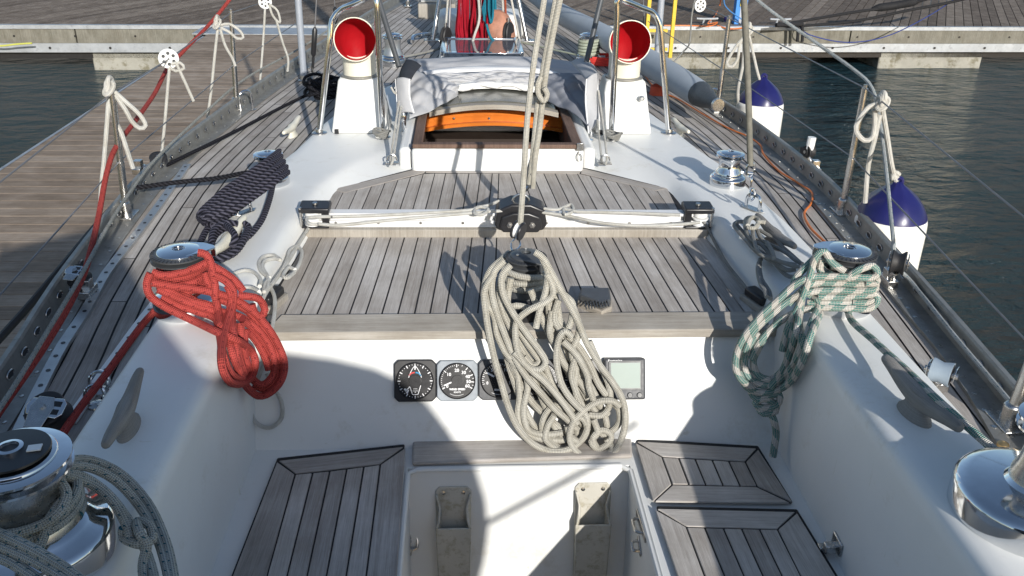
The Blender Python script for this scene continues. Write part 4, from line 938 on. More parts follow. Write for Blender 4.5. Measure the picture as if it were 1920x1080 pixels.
q = Y(1088, 272, 3.195); t = thing('hatch_clip', 'small steel clip on the right end of the companionway sill', 'clip', q)
b = MB(); b.box((q.x, 3.192, q.z-.006), (.026, .006, .028)); b.build('plate', STEEL, t, bev=.001)
b = MB(); b.tube([Y(1086, 284, 3.192), Y(1082, 292, 3.190), Y(1083, 300, 3.19), Y(1089, 302, 3.19), Y(1091, 294, 3.19), Y(1087, 288, 3.19)], .0018, 6); b.build('spring', STEEL, t)
# ================================================================== ROPES
def crop(ox, oy, s, pts, fn=HG, off=0., dof=0.):
    out = []; n = len(pts)
    for i, p in enumerate(pts):
        o = p[2] if len(p) > 2 else off
        out.append(fn(ox+p[0]/s, oy+p[1]/s, o+dof*math.sin(i*2.1)))
    return out
def coil(name, label, cat, strands, r, mat, group=None, seg=10, extra=None, step=None, **k):
    b = MB()
    for st in strands: b.tube(st, r, seg, step=step, **k)
    if extra: extra(b)
    return solo(b, name, label, cat, mat, group)
def wraps(b, c, z0, turns, R, r, seg=10, a0=0., dirn=1, pitch=None, **k):
    n = int(turns*20); pitch = pitch or 2.05*r
    b.tube([Vector((c.x+(R+r)*math.cos(a0+dirn*i*math.pi/10), c.y+(R+r)*math.sin(a0+dirn*i*math.pi/10), z0+pitch*i/20)) for i in range(n+1)], r, seg, step=r, **k)
# beige mainsheet tail on the middle winch
rB = .0088
C = lambda p, o: crop(860, 440, 2.456, p, HG, o, .002)
S = []
S.append(C([(330, 340), (250, 330), (200, 400), (215, 520), (262, 640), (330, 760), (420, 850), (500, 905), (560, 880), (600, 780), (560, 600), (480, 420), (420, 300)], -.016))
S.append(C([(240, 200), (225, 320), (250, 450), (300, 560), (370, 660), (440, 740), (505, 800), (560, 850), (600, 900)], -.012))
S.append(C([(215, 170), (188, 250), (205, 350), (250, 450), (315, 560), (395, 660), (470, 750), (530, 820), (575, 880)], -.004))
S.append(C([(430, 230), (455, 330), (470, 430), (500, 540), (550, 640), (610, 720), (650, 790), (690, 830)], -.014))
S.append(C([(400, 170), (410, 300), (425, 420), (455, 520), (500, 620), (560, 700), (600, 770), (640, 830)], -.010))
S.append(C([(190, 420), (235, 560), (270, 640), (280, 740), (272, 830), (300, 900), (360, 935), (430, 945), (520, 940), (590, 900)], -.008))
S.append(C([(225, 560), (300, 640), (318, 700), (300, 790), (305, 860), (330, 905), (400, 920), (480, 912)], -.002))
S.append(C([(470, 990), (420, 950), (385, 900), (392, 840), (430, 790), (470, 800), (500, 850)], -.004))
S.append(C([(500, 1000), (450, 985), (400, 940), (410, 880), (440, 830)], .004))
S.append(C([(205, 110), (150, 160), (122, 230), (130, 310), (165, 380), (178, 460), (215, 540), (245, 570)], .004))
S.append(C([(165, 180), (120, 260), (128, 380), (145, 480), (165, 570), (195, 680), (232, 800), (275, 890), (340, 960), (420, 995), (500, 990), (560, 950), (592, 885), (585, 830), (560, 800)], .014))
S.append(C([(210, 120), (165, 170), (152, 250), (170, 340), (205, 440), (250, 550), (310, 650), (380, 730), (440, 800), (500, 850), (550, 900)], .012))
S.append(C([(240, 140), (200, 190), (205, 270), (250, 360), (310, 450), (370, 530), (400, 585), (375, 620), (325, 612), (282, 560), (262, 480), (268, 400), (320, 350), (390, 315), (432, 280), (430, 230), (405, 180)], .022))
S.append(C([(255, 540), (330, 620), (400, 680), (470, 760), (520, 830), (545, 870)], .020))
S.append(C([(270, 430), (330, 520), (370, 580), (340, 600), (300, 560)], .006))
S.append(C([(385, 110), (410, 170), (400, 260), (375, 340), (355, 430)], .018))
S.append(C([(350, 80), (390, 110), (440, 200), (490, 290), (545, 390), (590, 500), (650, 600), (710, 680), (755, 760), (768, 850), (750, 940), (710, 1005), (650, 1035), (590, 1030), (535, 990), (512, 940), (525, 870), (575, 810), (640, 770), (705, 765), (740, 790)], .020))
S.append(C([(430, 230), (490, 280), (525, 320), (520, 390), (505, 430)], .012))
S.append(C([(500, 290), (530, 340), (555, 420), (545, 480), (520, 540), (540, 620), (535, 700), (555, 780)], .010))
S.append(C([(460, 300), (440, 380), (470, 440), (540, 500), (600, 590), (640, 680), (680, 740)], .004))
S.append(C([(520, 470), (490, 445), (462, 480), (450, 560), (460, 640), (480, 700), (520, 760), (570, 810)], .024))
S.append(C([(430, 350), (420, 450), (450, 520), (490, 600), (560, 680), (600, 740)], .002))
S.append(C([(480, 490), (540, 550), (590, 640), (600, 700), (620, 760)], .022))
S.append(C([(540, 560), (520, 640), (540, 720), (570, 790)], .014))
S.append(C([(600, 490), (640, 580), (690, 690), (695, 780), (660, 830), (600, 830)], .006))
S.append(C([(640, 890), (660, 920), (710, 900), (740, 860), (735, 800), (700, 770)], .0))
S.append(C([(620, 850), (640, 910), (610, 950), (640, 985), (690, 960), (700, 920), (660, 900), (620, 930), (630, 970), (670, 1005), (705, 985), (680, 940)], .012))
S.append(C([(500, 880), (515, 930), (560, 950), (590, 900), (575, 850), (530, 830)], .012))
lp_ = [(150, 190), (128, 300), (150, 450), (180, 600), (235, 770), (300, 900), (400, 965)]; rp_ = [(385, 120), (440, 230), (530, 400), (610, 540), (700, 690), (760, 830), (740, 960)]
for k, u in enumerate((.12, .30, .48, .66, .82)):
    S.append(C([(lerp(a[0], c[0], u)+5*math.sin(k*3+i*1.3), lerp(a[1], c[1], u)-(18 if i == 6 else 0)) for i, (a, c) in enumerate(zip(lp_, rp_)) if i > (2 if .15 < u < .6 else 0)], -.020+.006*(k % 3)))
def ex(b): wraps(b, WC, WC.z+.085, 2.2, .046, rB); b.tube([WC+Vector((.068*math.cos(a), .068*math.sin(a), .160-.004*k)) for k, a in enumerate([R_(130), R_(160), R_(190), R_(220), R_(250), R_(280), R_(310), R_(335)])], rB, 10)
coil('coiled_rope', 'long beige braided mainsheet hung in loops from the middle winch over the instruments', 'rope', S, rB, R_BEIGE, extra=ex)
# red coil
rR = .0096
def near(fn, side):
    xw_ = XC+side*.688
    def f(x, y, o=0):
        r = ray(x, y).normalized(); c = [fn(x, y, 0)]
        q = Z(x, y, .102)
        if side*(q.x-xw_) > 0: c.append(q)
        q = PL(x, y, Vector((1, 0, 0)), xw_)
        if q.z < .1 and (q-CP).dot(r) > 0: c.append(q)
        p = min(c, key=lambda v: (v-CP).length); return p-r*(o*.8+.022)
    return f
HL = lambda x, y, o=0: PL(x, y, Vector((0.12, -.48, .12)).normalized(), Vector((0.12, -.48, .12)).normalized().dot(Vector((-.66, 1.99, .21)))+o)
HLn = near(HL, -1); C = lambda p, o: crop(250, 440, 2.84, p, HLn, o, .002)
S = []
S.append(C([(345, 96), (385, 105), (412, 150), (428, 230), (438, 300), (436, 340)], .020))
S.append(C([(100, 200), (160, 218), (250, 205), (330, 178), (392, 150)], .012))
S.append(C([(92, 205), (72, 260), (90, 325), (160, 378), (250, 425), (350, 472), (450, 520), (550, 562), (615, 605), (648, 665), (638, 740), (590, 788), (530, 792), (490, 750), (470, 680), (475, 580), (500, 480), (530, 380), (532, 300), (490, 245), (425, 215)], .026))
S.append(C([(100, 255), (200, 272), (300, 285), (400, 302), (500, 330), (580, 368), (660, 430), (730, 515), (780, 605), (805, 690), (788, 775), (730, 840), (665, 858), (600, 805), (560, 710), (545, 600), (530, 500), (525, 420)], .014))
S.append(C([(410, 160), (480, 200), (540, 245), (585, 300)], .010))
S.append(C([(560, 325), (620, 330), (672, 345), (700, 400), (678, 435), (645, 415), (630, 370)], .012))
S.append(C([(130, 290), (220, 330), (320, 372), (420, 402), (520, 422), (600, 455), (680, 520), (740, 620), (752, 720), (722, 778), (680, 800), (630, 760), (600, 660), (580, 560), (570, 470)], .004))
S.append(C([(150, 330), (250, 382), (350, 412), (440, 450), (462, 540), (480, 650), (520, 740), (570, 762), (602, 700), (592, 600), (600, 520), (650, 560), (700, 650), (722, 720)], -.006))
S.append(C([(440, 340), (452, 410), (470, 490), (510, 420), (520, 320), (500, 270)], .020))
S.append(C([(580, 450), (650, 510), (715, 600), (768, 700), (760, 770), (700, 820), (640, 800)], -.004))
S.append(C([(170, 300), (260, 320), (340, 360), (430, 400), (500, 470), (540, 560), (560, 650), (590, 740)], -.012))
S.append(C([(380, 200), (400, 260), (440, 330), (500, 360), (600, 400), (660, 470), (720, 560), (775, 650), (790, 740), (740, 800)], -.002))
S.append(C([(90, 230), (200, 300), (300, 350), (400, 375), (470, 420), (500, 520), (530, 640), (560, 720)], .000))
def ex(b): wraps(b, WP, WP.z+.055, 3.2, .046, rR)
coil('coiled_rope', 'red braided rope wrapped and hung in loops on the port winch', 'rope', S, rR, R_RED, extra=ex)
# green flecked coil
rG = .0094
HR = lambda x, y, o=0: PL(x, y, Vector((-.10, -.48, .12)).normalized(), Vector((-.10, -.48, .12)).normalized().dot(Vector((.90, 1.985, .21)))+o)
HRn = near(HR, 1); C = lambda p, o: crop(1350, 440, 2.57, p, HRn, o, .002)
S = []
S.append(C([(160, 742), (95, 690), (75, 610), (108, 505), (195, 395), (290, 305), (370, 235), (450, 204), (550, 202), (650, 206), (735, 206), (758, 185), (735, 150), (665, 172), (612, 212)], .024))
S.append(C([(300, 560), (328, 450), (378, 345), (412, 260), (432, 200), (452, 130), (475, 92), (505, 82), (535, 130), (600, 178)], .028))
S.append(C([(330, 335), (430, 242), (520, 233), (640, 238), (735, 242), (757, 222), (740, 190)], .008))
S.append(C([(120, 565), (160, 470), (250, 382), (340, 312), (430, 278), (540, 268), (650, 272), (735, 266), (755, 245), (700, 232)], .016))
S.append(C([(150, 600), (190, 520), (260, 442), (330, 392), (420, 358), (500, 352), (620, 354), (715, 356), (755, 325), (748, 290), (660, 296), (560, 302), (470, 300)], .010))
S.append(C([(482, 380), (440, 480), (400, 600), (352, 690), (292, 742), (200, 762), (130, 735), (88, 660)], .018))
S.append(C([(460, 300), (470, 350), (430, 450), (390, 560), (330, 660), (270, 712), (185, 722), (122, 660), (130, 560), (180, 470)], .010))
S.append(C([(350, 420), (340, 520), (310, 640), (240, 702), (165, 692), (112, 620), (140, 520)], -.002))
S.append(C([(400, 260), (385, 360), (372, 460), (340, 560), (300, 660), (240, 740)], .020))
S.append(C([(250, 440), (200, 520), (160, 610), (185, 680), (240, 700)], .002))
S.append(C([(470, 100), (420, 150), (370, 200), (355, 240)], .002))
S.append(C([(490, 120), (480, 160), (490, 190)], .0))
S.append(C([(610, 180), (690, 150), (740, 170), (750, 215), (700, 225), (600, 222), (480, 235), (420, 300)], -.004))
S.append(C([(640, 330), (720, 325), (750, 300), (735, 270)], .004))
S.append(C([(420, 330), (520, 328), (640, 330), (720, 330), (752, 300)], .0))
S.append(C([(395, 300), (380, 420), (392, 520), (360, 640), (300, 720)], -.008))
S.append(C([(150, 760), (175, 790), (235, 775), (285, 770), (275, 820), (205, 835), (170, 812), (215, 790), (262, 815), (268, 850), (210, 862), (190, 840)], .012))
S.append(C([(235, 845), (258, 890), (270, 950), (264, 1010), (254, 1070)], .010))
def ex(b): wraps(b, WS, WS.z+.05, 3.4, .046, rG)
coil('coiled_rope', 'white rope with green flecks wrapped and hung in loops on the starboard winch', 'rope', S, rG, R_GREEN, extra=ex)
# flecked white rope over the large port winch
rF = .0080
S = []
def Fz(l): return [Z(x, y, h) for x, y, h in l]
S.append(Fz([(105, 880, .24), (160, 875, .2), (215, 900, .16), (262, 950, .12), (295, 1010, .112), (318, 1090, .112), (330, 1180, .11)]))
S.append(Fz([(100, 893, .24), (150, 892, .21), (200, 925, .17), (240, 975, .14), (272, 1030, .12), (290, 1090, .115), (300, 1180, .11)]))
S.append(Fz([(110, 868, .24), (165, 862, .19), (225, 888, .15), (275, 940, .118), (305, 1000, .112), (322, 1060, .112), (340, 1180, .11)]))
S.append(Fz([(120, 890, .23), (175, 910, .19), (215, 945, .17), (240, 990, .15), (245, 1010, .14)]))
S.append(Fz([(232, 990, .15), (232, 1008, .135), (260, 1020, .14), (285, 1012, .14), (280, 985, .15), (258, 978, .15), (262, 1000, .155), (275, 1022, .14), (268, 1060, .12), (272, 1110, .112)]))
S.append(Fz([(110, 900, .24), (125, 925, .23), (115, 955, .22), (85, 980, .21), (40, 998, .21), (0, 1005, .21), (-60, 1000, .2)]))
S.append(Fz([(125, 930, .22), (95, 970, .21), (80, 1010, .19), (68, 1040, .18)]))
S.append(Fz([(-40, 985, .25), (20, 1010, .25), (70, 1035, .25), (120, 1065, .245), (180, 1110, .24)]))
S.append(Fz([(-40, 1010, .24), (15, 1030, .24), (70, 1055, .24), (120, 1085, .24), (160, 1120, .24)]))
S.append(Fz([(-40, 1035, .23), (15, 1052, .23), (60, 1080, .23), (100, 1110, .23)]))
def ex(b): wraps(b, WBL, WBL.z+.075, 2.5, .070, rF)
coil('coiled_rope', 'off-white rope with dark flecks led round the large port winch and knotted', 'rope', S, rF, R_FLECK, extra=ex)
# navy rope: over the small port winch, down to its cleat
rN = .0095
C = lambda p, h: [Z(360+x/3.86, 340+y/3.86, h) for x, y in p]
C2 = lambda p, h: [Z(420+x/7.2, 270+y/7.2, h) for x, y in p]
S = []
for k, (dx, dy, dh) in enumerate([(0, 0, .03), (6, 9, .035), (12, 18, .03), (16, 27, .02), (-4, -9, .02)]):
    S.append([Z(527+dx*.8, 293+dy*1.1, .19+dh), Z(505+dx, 310+dy, .20+dh), Z(470+dx, 335+dy, .18+dh), Z(430+dx, 362+dy, .16+dh), Z(395+dx*.6, 388+dy*.7, .14+dh), Z(378+dx*.5, 402+dy*.4, .13+dh), Z(376+dx*.4, 412+dy*.2, .125), Z(392+dx*.5, 412+dy*.5, .12), Z(430, 385+dy, .12), Z(470, 355+dy, .13)][:8 if k % 2 else 10])
S.append([Z(512, 345, .13), Z(505, 375, .125), Z(492, 410, .12), Z(474, 435, .118), Z(455, 452, .115), Z(435, 468, .115), Z(415, 480, .12), Z(400, 482, .13), Z(395, 465, .14), Z(405, 440, .14), Z(430, 425, .14), Z(448, 430, .13), Z(440, 455, .12)])
S.append([Z(446, 420, .16), Z(425, 418, .165), Z(403, 430, .16), Z(396, 455, .15), Z(402, 482, .13), Z(430, 478, .13), Z(452, 455, .14), Z(465, 430, .14), Z(458, 418, .15)])
S.append([Z(452, 418, .12), Z(466, 425, .12), Z(458, 450, .118), Z(440, 474, .115), Z(412, 488, .112)])
S.append([Z(440, 380, .12), Z(410, 405, .12), Z(392, 425, .115), Z(380, 445, .11), Z(372, 470, .108), Z(382, 490, .106)])
S.append([Z(420, 418, .16), Z(440, 440, .17), Z(436, 462, .15)])
b = MB()
for st in S: b.tube(st, rN, 15, lobes=3, pitch=.052, step=.005)
solo(b, 'laid_rope', 'dark navy laid rope looped from the small port winch onto its cleat', 'rope', R_NAVY)
S = [[Z(256, 352, .08), Z(330, 342, .09), Z(400, 335, .10), Z(455, 325, .13), Z(500, 318, .16)]]
line('laid_rope', 'straight black mooring line from the port rail to the small winch', 'rope', S[0], .0085, R_BLK, seg=12, lobes=3, pitch=.05)
line('mooring_line', 'dark line stretched across the port side deck towards the cowl box', 'rope', [Z(262, 335, .02), Z(340, 296, .02), Z(430, 252, .02), Z(540, 195, .02), Z(590, 172, .05)], .008, R_BLK, seg=10, lobes=3, pitch=.05)
# dark rope heap behind the left cowl box
b = MB(); q = Z(612, 178, .05)
for k in range(9):
    a0 = k*1.3; R0 = .05+.02*(k % 3); b.tube([q+Vector((R0*math.cos(a0+i*.62)*1.2, R0*math.sin(a0+i*.62), .01*k+.012*math.sin(i*1.7+k))) for i in range(11)], .008, 8, closed=False)
solo(b, 'rope_heap', 'heap of black rope on a cleat behind the left cowl box', 'rope', R_BLK)
# red line: comes down over the lifeline and runs aft along the rail
line('rope', 'long red line running down over the port lifeline and aft along the toe rail', 'rope', [Y(560, -190, 5.2), Y(430, 0, 4.6), Y(345, 95, 4.1), Y(316, 125, 3.9), Y(290, 175, 3.6), Y(255, 225, 3.2), Y(218, 275, 2.9), Y(200, 325, 2.75), Y(184, 410, 2.55), Z(165, 490, .11), Z(150, 530, .095), Z(120, 590, .09), Z(70, 670, .085), Z(0, 770, .08), Z(-80, 890, .08)], .0085, R_RED, seg=10)
line('rope', 'red line leading aft from the wrapped port winch past the inner track', 'rope', [WP+Vector((-.04, .01, .06)), Z(296, 575, .11), Z(262, 615, .09), Z(200, 700, .07), Z(150, 765, .06), Z(105, 832, .06), Z(60, 900, .06)], .0085, R_RED, seg=10)
line('rope', 'thin off-white sheet running aft along the port rail to the lower left', 'rope', [Y(640, 40, 6.2), Z(560, 92, .12), Z(462, 146, .12), Z(380, 215, .10), Z(300, 290, .09), Z(255, 345, .09), Z(205, 420, .12), Z(150, 520, .13), Z(90, 620, .12), Z(20, 735, .11), Z(-60, 850, .10)], .0055, R_FLECK, seg=8)
line('mooring_line', 'dark dock line passing outside the port toe rail', 'rope', [Z(225, 375, .03), Z(175, 430, -.05), Z(100, 520, -.1), Z(40, 590, -.15), Z(-60, 700, -.2)], .012, RUB, seg=8)
# starboard sheets
line('rope', 'pale blue flecked sheet coming down through the starboard block and aft along the rail', 'rope', [Y(1270, -135, 3.9), Y(1420, 0, 3.55), Y(1530, 80, 3.3), Y(1600, 130, 3.1), Y(1632, 160, 3.0), Y(1645, 200, 2.92), Y(1657, 280, 2.75), Y(1668, 380, 2.5), Y(1675, 450, 2.32), Z(1680, 497, .09), Z(1710, 530, .05), Z(1790, 630, .05), Z(1870, 725, .05), Z(1950, 820, .05)], .0062, R_BLUEW, seg=8)
line('rope', 'green flecked sheet leading aft from the starboard winch over the big teak cleat', 'rope', [WS+Vector((.03, -.03, .05)), Z(1592, 592, .12), Z(1640, 640, .135), Z(1700, 695, .15), Z(1760, 752, .165), Z(1820, 805, .15), Z(1880, 858, .13), Z(1960, 930, .13)], .0085, R_GREEN, seg=10)
# grey hank on the small teak cleat, starboard
C = lambda p, h: [Z(1360+x/5.68, 370+y/5.68, h) for x, y in p]
S = [C([(290, 300), (300, 430), (340, 560), (400, 620), (500, 650), (600, 690), (720, 730), (790, 740)], .145),
     C([(200, 262), (130, 262), (95, 300), (160, 390), (250, 490), (330, 580), (430, 640), (560, 720), (660, 775), (740, 770)], .13),
     C([(210, 320), (240, 400), (300, 470), (380, 500), (440, 560), (520, 660), (640, 700), (760, 720)], .138),
     C([(340, 350), (380, 440), (450, 490), (560, 540), (660, 600), (750, 670), (820, 710)], .142),
     C([(370, 350), (450, 400), (540, 450), (600, 520), (680, 590), (790, 690)], .132),
     C([(120, 290), (170, 350), (250, 440), (320, 540), (400, 600), (480, 650)], .122),
     C([(330, 450), (400, 520), (470, 600), (560, 740), (650, 830), (720, 850)], .115),
     C([(440, 480), (490, 560), (520, 650)], .15),
     C([(380, 660), (350, 720), (350, 820), (380, 930), (420, 990), (440, 1060)], .115),
     C([(370, 660), (365, 760), (390, 880), (440, 960), (470, 1010), (480, 1080)], .11)]
b = MB()
for st in S: b.tube(st, .0062, 8)
solo(b, 'rope_hank', 'dull grey line hanked beside the slim teak cleat on the starboard coaming', 'rope', R_GREY)
b = MB()
for k in range(3): b.tube(C([(210+15*k, 300), (215+20*k, 240), (270+18*k, 212), (335+10*k, 240), (345, 300-10*k), (300, 330), (240, 320)], .16+.004*k), .0062, 8, closed=False)
b.tube(C([(340, 270), (380, 262), (425, 268)], .17), .0062, 8)
solo(b, 'knot', 'pale sunlit knot gathering the grey line beside the slim teak cleat', 'knot', R_BEIGE)
# port traveller control line tangle
C = lambda p, h=.06: [Z(360+x/3.86, 340+y/3.86, h) for x, y in p]
S = [C([(840, 345), (780, 440), (700, 570), (620, 690), (540, 800), (510, 860)], .07),
     C([(560, 700), (500, 650), (485, 590), (520, 545), (590, 535), (640, 570), (600, 560), (530, 575), (510, 620), (545, 690), (550, 760), (520, 800), (530, 740), (560, 710)], .10),
     C([(660, 640), (690, 560), (710, 500), (760, 475), (795, 510), (780, 590), (735, 660), (690, 690)], .07),
     C([(745, 640), (700, 625), (660, 680), (690, 700), (740, 660)], .075),
     C([(300, 670), (380, 645), (450, 660), (495, 710), (490, 760)], .11), C([(370, 770), (430, 770), (485, 800)], .11),
     C([(560, 750), (595, 830), (600, 920), (590, 1000), (575, 1080)], .06)]
S.append([BK(503, 625, .02), BK(495, 680, .02), BK(478, 725, .018), BK(470, 765, .018), BK(480, 792, .02), BK(505, 802, .02), BK(527, 785, .02), BK(528, 755, .02), BK(515, 730, .02), BK(500, 700, .02)])
coil('control_line', 'thin off-white line knotted at the port corner of the bridge deck, hanging loop below', 'rope', S, .0055, R_WHITE)
S = [[Fm @ Vector((Lt-.02, -.004, .06)), DK(1333, 440, .02), DK(1360, 490, .02), DK(1395, 535, .02), DK(1415, 560, .03)]]
coil('control_line', 'thin off-white traveller line leading aft from the starboard end block', 'rope', S, .005, R_GREY)
D = lambda p, o: [DK(x, y, o) for x, y in p]
S = [D([(624, 406), (700, 404), (800, 399), (880, 394), (900, 388), (915, 392), (905, 402), (890, 400), (893, 390), (915, 385), (935, 377)], .10), D([(598, 420), (640, 422), (720, 414), (820, 405), (900, 398), (950, 395)], .095), D([(598, 420), (580, 419), (578, 408), (620, 406)], .085)]
coil('control_line', 'thin white control line along the port half of the traveller with a small knot', 'rope', S, .0052, R_WHITE)
S = [D([(1020, 391), (1045, 393), (1070, 384), (1074, 396), (1060, 402), (1058, 392), (1085, 397), (1130, 398), (1200, 400), (1275, 403)], .10), D([(980, 390), (1000, 396), (1060, 404), (1130, 418), (1200, 423), (1270, 421), (1312, 417)], .09)]
coil('control_line', 'thin white control line along the starboard half of the traveller with a small knot', 'rope', S, .0052, R_WHITE)
# mainsheet parts rising from the traveller
ym = (Fm @ Vector((uc, .03, .1))).y
mb_ = Y(992, 368, ym)
S = [[Y(975, 425, ym-.30), Y(982, 330, ym-.22), Y(989, 220, ym-.12), Y(1002, 110, ym-.06), Y(1020, 0, ym), Y(1036, -110, ym+.05)],
     [Y(992, 345, ym), Y(998, 300, ym), Y(1008, 200, ym), Y(1020, 120, ym), Y(1042, 0, ym), Y(1062, -110, ym)],
     [Y(999, 352, ym), Y(1003, 300, ym-.01), Y(1012, 240, ym-.01), Y(1025, 130, ym-.01), Y(1050, 0, ym-.01), Y(1073, -110, ym)]]
coil('mainsheet', 'thick beige mainsheet parts rising from the traveller out of the top of the picture', 'rope', S, .0088, R_BEIGE)
q = Y(1018, 160, ym-.02); b = MB(); b.tube([Y(1014, 145, ym-.02), Y(1008, 160, ym-.03), Y(1010, 178, ym-.03), Y(1020, 190, ym-.03), Y(1026, 176, ym-.03), Y(1020, 165, ym-.03)], .0085, 10); solo(b, 'splice', 'beige eye splice on the mainsheet at the height of the companionway', 'splice', R_BEIGE)
t = thing('mainsheet_block', 'narrow dark block standing on the traveller car under the mainsheet', 'block', mb_)
b = MB(); b.tube([Y(997, 300, ym), Y(996, 325, ym), Y(992, 352, ym)], .017, 12, rr=[.008, .018, .010], flat=.5); b.build('cheeks', GUN, t); b = MB(); b.tube([Y(991, 350, ym), Fm @ Vector((uc, .03, .14))], .006, 8, smooth=False); b.build('shackle', CHROME, t)
c = Y(972, 432, 2.36); t = thing('becket_block', 'small black block with a white sheave hanging just above the middle winch', 'block', c)
F_ = frame(c, (.2, 0, 1), (1, -.55, .0))
b = MB(); b.lathe([(.026, -.014), (.028, -.010), (.028, -.008), (.005, -.008)], 24, F_); b.lathe([(.005, .008), (.028, .008), (.028, .010), (.026, .014)], 24, F_); b.build('cheeks', BLACK, t)
b = MB(); b.lathe([(.023, -.007), (.019, 0), (.023, .007)], 24, F_); b.build('sheave', WHITEP, t)
b = MB(); b.tube([Y(968, 445, 2.36), Y(958, 458, 2.36), Y(962, 470, 2.34), Y(975, 462, 2.34), Y(972, 445, 2.36)], .003, 8); b.build('shackle', CHROME, t)
# grey preventer with shackles on the starboard coaming
pe = Z(1410, 374, .15)
line('rope', 'thick grey-green line hanging down to the shackle on the starboard coaming', 'rope', [Y(1388, -120, pe.y), Y(1395, 0, pe.y), Y(1402, 150, pe.y), Y(1407, 310, pe.y)], .0098, simple('old_rope', (.16, .155, .13), .9, bmp=.001, var=.25, scale=40), seg=12)
t = thing('shackle', 'bright steel shackle linking the grey line to the starboard pad eye', 'shackle', pe)
def ring3(px, py, rx, rz, yv, tilt=0, r=.003):
    c = Y(px, py, yv); b = MB(); b.tube([c+Vector((rx*math.cos(a)*math.cos(tilt), rx*math.cos(a)*math.sin(tilt), rz*math.sin(a))) for a in [k*math.pi/8 for k in range(16)]], r, 8, closed=True); return b
for k, (px, py, rx, rz, tl_, r) in enumerate([(1407, 318, .014, .024, .2, .004), (1408, 343, .008, .022, 1.3, .0035), (1410, 365, .011, .020, .4, .004)]): ring3(px, py, rx, rz, pe.y, tl_, r).build('bow' if k == 0 else 'link', CHROME, t)
b = MB(); b.tube([Y(1393, 323, pe.y), Y(1412, 325, pe.y)], .004, 8, smooth=False); b.lathe([(.006, -.003), (.006, .003)], 10, frame(Y(1391, 323, pe.y), (0, 1, 0), (1, 0, 0))); b.build('pin', CHROME, t)
# white ties on the lifelines
def tie(label, strands, yv, r=.0075, mat=R_WHITE, wraps_=None, name='fender_tie'):
    b = MB()
    for st in strands: b.tube([Y(p[0], p[1], p[2] if len(p) > 2 else yv) for p in st], r, 8, step=.012)
    if wraps_:
        c = Y(wraps_[0], wraps_[1], yv)
        for k in range(3): b.tube([c+Vector((.004*k-.006, .018*math.cos(a), .022*math.sin(a)+.006*k)) for a in [i*math.pi/6 for i in range(12)]], r, 8, closed=True)
        b.tube([c+Vector((.016*math.cos(a), .01*math.sin(a)-.012, .018*math.sin(a+.7))) for a in [i*math.pi/6 for i in range(12)]], r, 8, closed=True)
    return solo(b, name, label, 'rope', mat, 'white ropes tied to the lifelines')
y1_ = SPt.y
tie('white rope with a long drooping bight tied to the nearest port stanchion', [[(215, 172), (235, 190), (262, 215), (273, 235), (262, 240), (248, 228), (235, 205), (217, 178)], [(204, 180), (200, 240), (195, 300), (190, 350), (187, 400)], [(209, 182), (214, 220), (228, 250), (238, 280), (250, 316)]], y1_, wraps_=(207, 165))
y2_ = lerp(SP1.y, SP2.y, .5)
tie('white rope hanging below the port lifeline wheel, short tail towards the boat', [[(318, 125), (314, 170), (309, 230), (303, 288)], [(330, 118), (345, 150), (363, 190)], [(322, 120), (338, 118), (345, 128), (330, 133), (318, 125)]], y2_, .0065)
tie('white knotted rope on the port lifeline just left of the thin stanchion', [[(412, 48), (430, 45), (450, 58), (456, 70), (445, 72), (430, 60), (414, 52)], [(408, 55), (402, 110), (396, 170), (389, 220)], [(413, 55), (422, 85), (436, 110), (441, 124)]], SP2.y-.25, .0065, wraps_=(408, 44))
tie('white rope hanging from the farthest port lifeline wheel', [[(497, 15), (494, 70), (488, 150)], [(505, 8), (520, 20), (525, 42), (512, 30), (505, 10)], [(518, 38), (530, 80), (540, 110), (539, 134)]], SP2.y+.5, .0062)
def wheel(label, px, py, yv, R=.04):
    c = Y(px, py, yv); F_ = frame(c, (0, 0, 1), (.35, -1, .15)); t = thing('lifeline_roller', label, 'roller', c)
    b = MB(); b.tube([F_ @ Vector((R*math.cos(a), R*math.sin(a), 0)) for a in [i*math.pi/10 for i in range(20)]], R*.14, 8, closed=True)
    b.lathe([(R*.97, -R*.08), (R*.97, R*.06)], 24, F_); b.lathe([(R*.3, -R*.2), (R*.3, R*.2)], 14, F_); b.build('wheel', WHITEP, t)
    b = MB()
    for k in range(6): a = k*math.pi/3; b.lathe([(R*.2, R*.04), (R*.19, R*.09)], 12, F_ @ T(R*.62*math.cos(a), R*.62*math.sin(a), 0))
    b.lathe([(R*.12, R*.1), (R*.1, R*.25)], 10, F_); b.build('wheel_holes', DGREY, t)
wheel('white holed wheel on the port lifeline crossed by the red line', 316, 110, y2_, .035)
wheel('white wheel on the port lifeline at the top edge, by the thick grey tube', 497, 4, SP2.y+.5, .031)
wheel('white spoked wheel on the starboard lifeline in front of the dock cleat', 1313, 10, SS2.y+.25, .030)
tie('thin weathered string hanging from the starboard lifeline wheel', [[(1303, 0), (1297, 30), (1293, 80), (1283, 95), (1262, 118)]], SS2.y+.25, .0045, R_GREY)
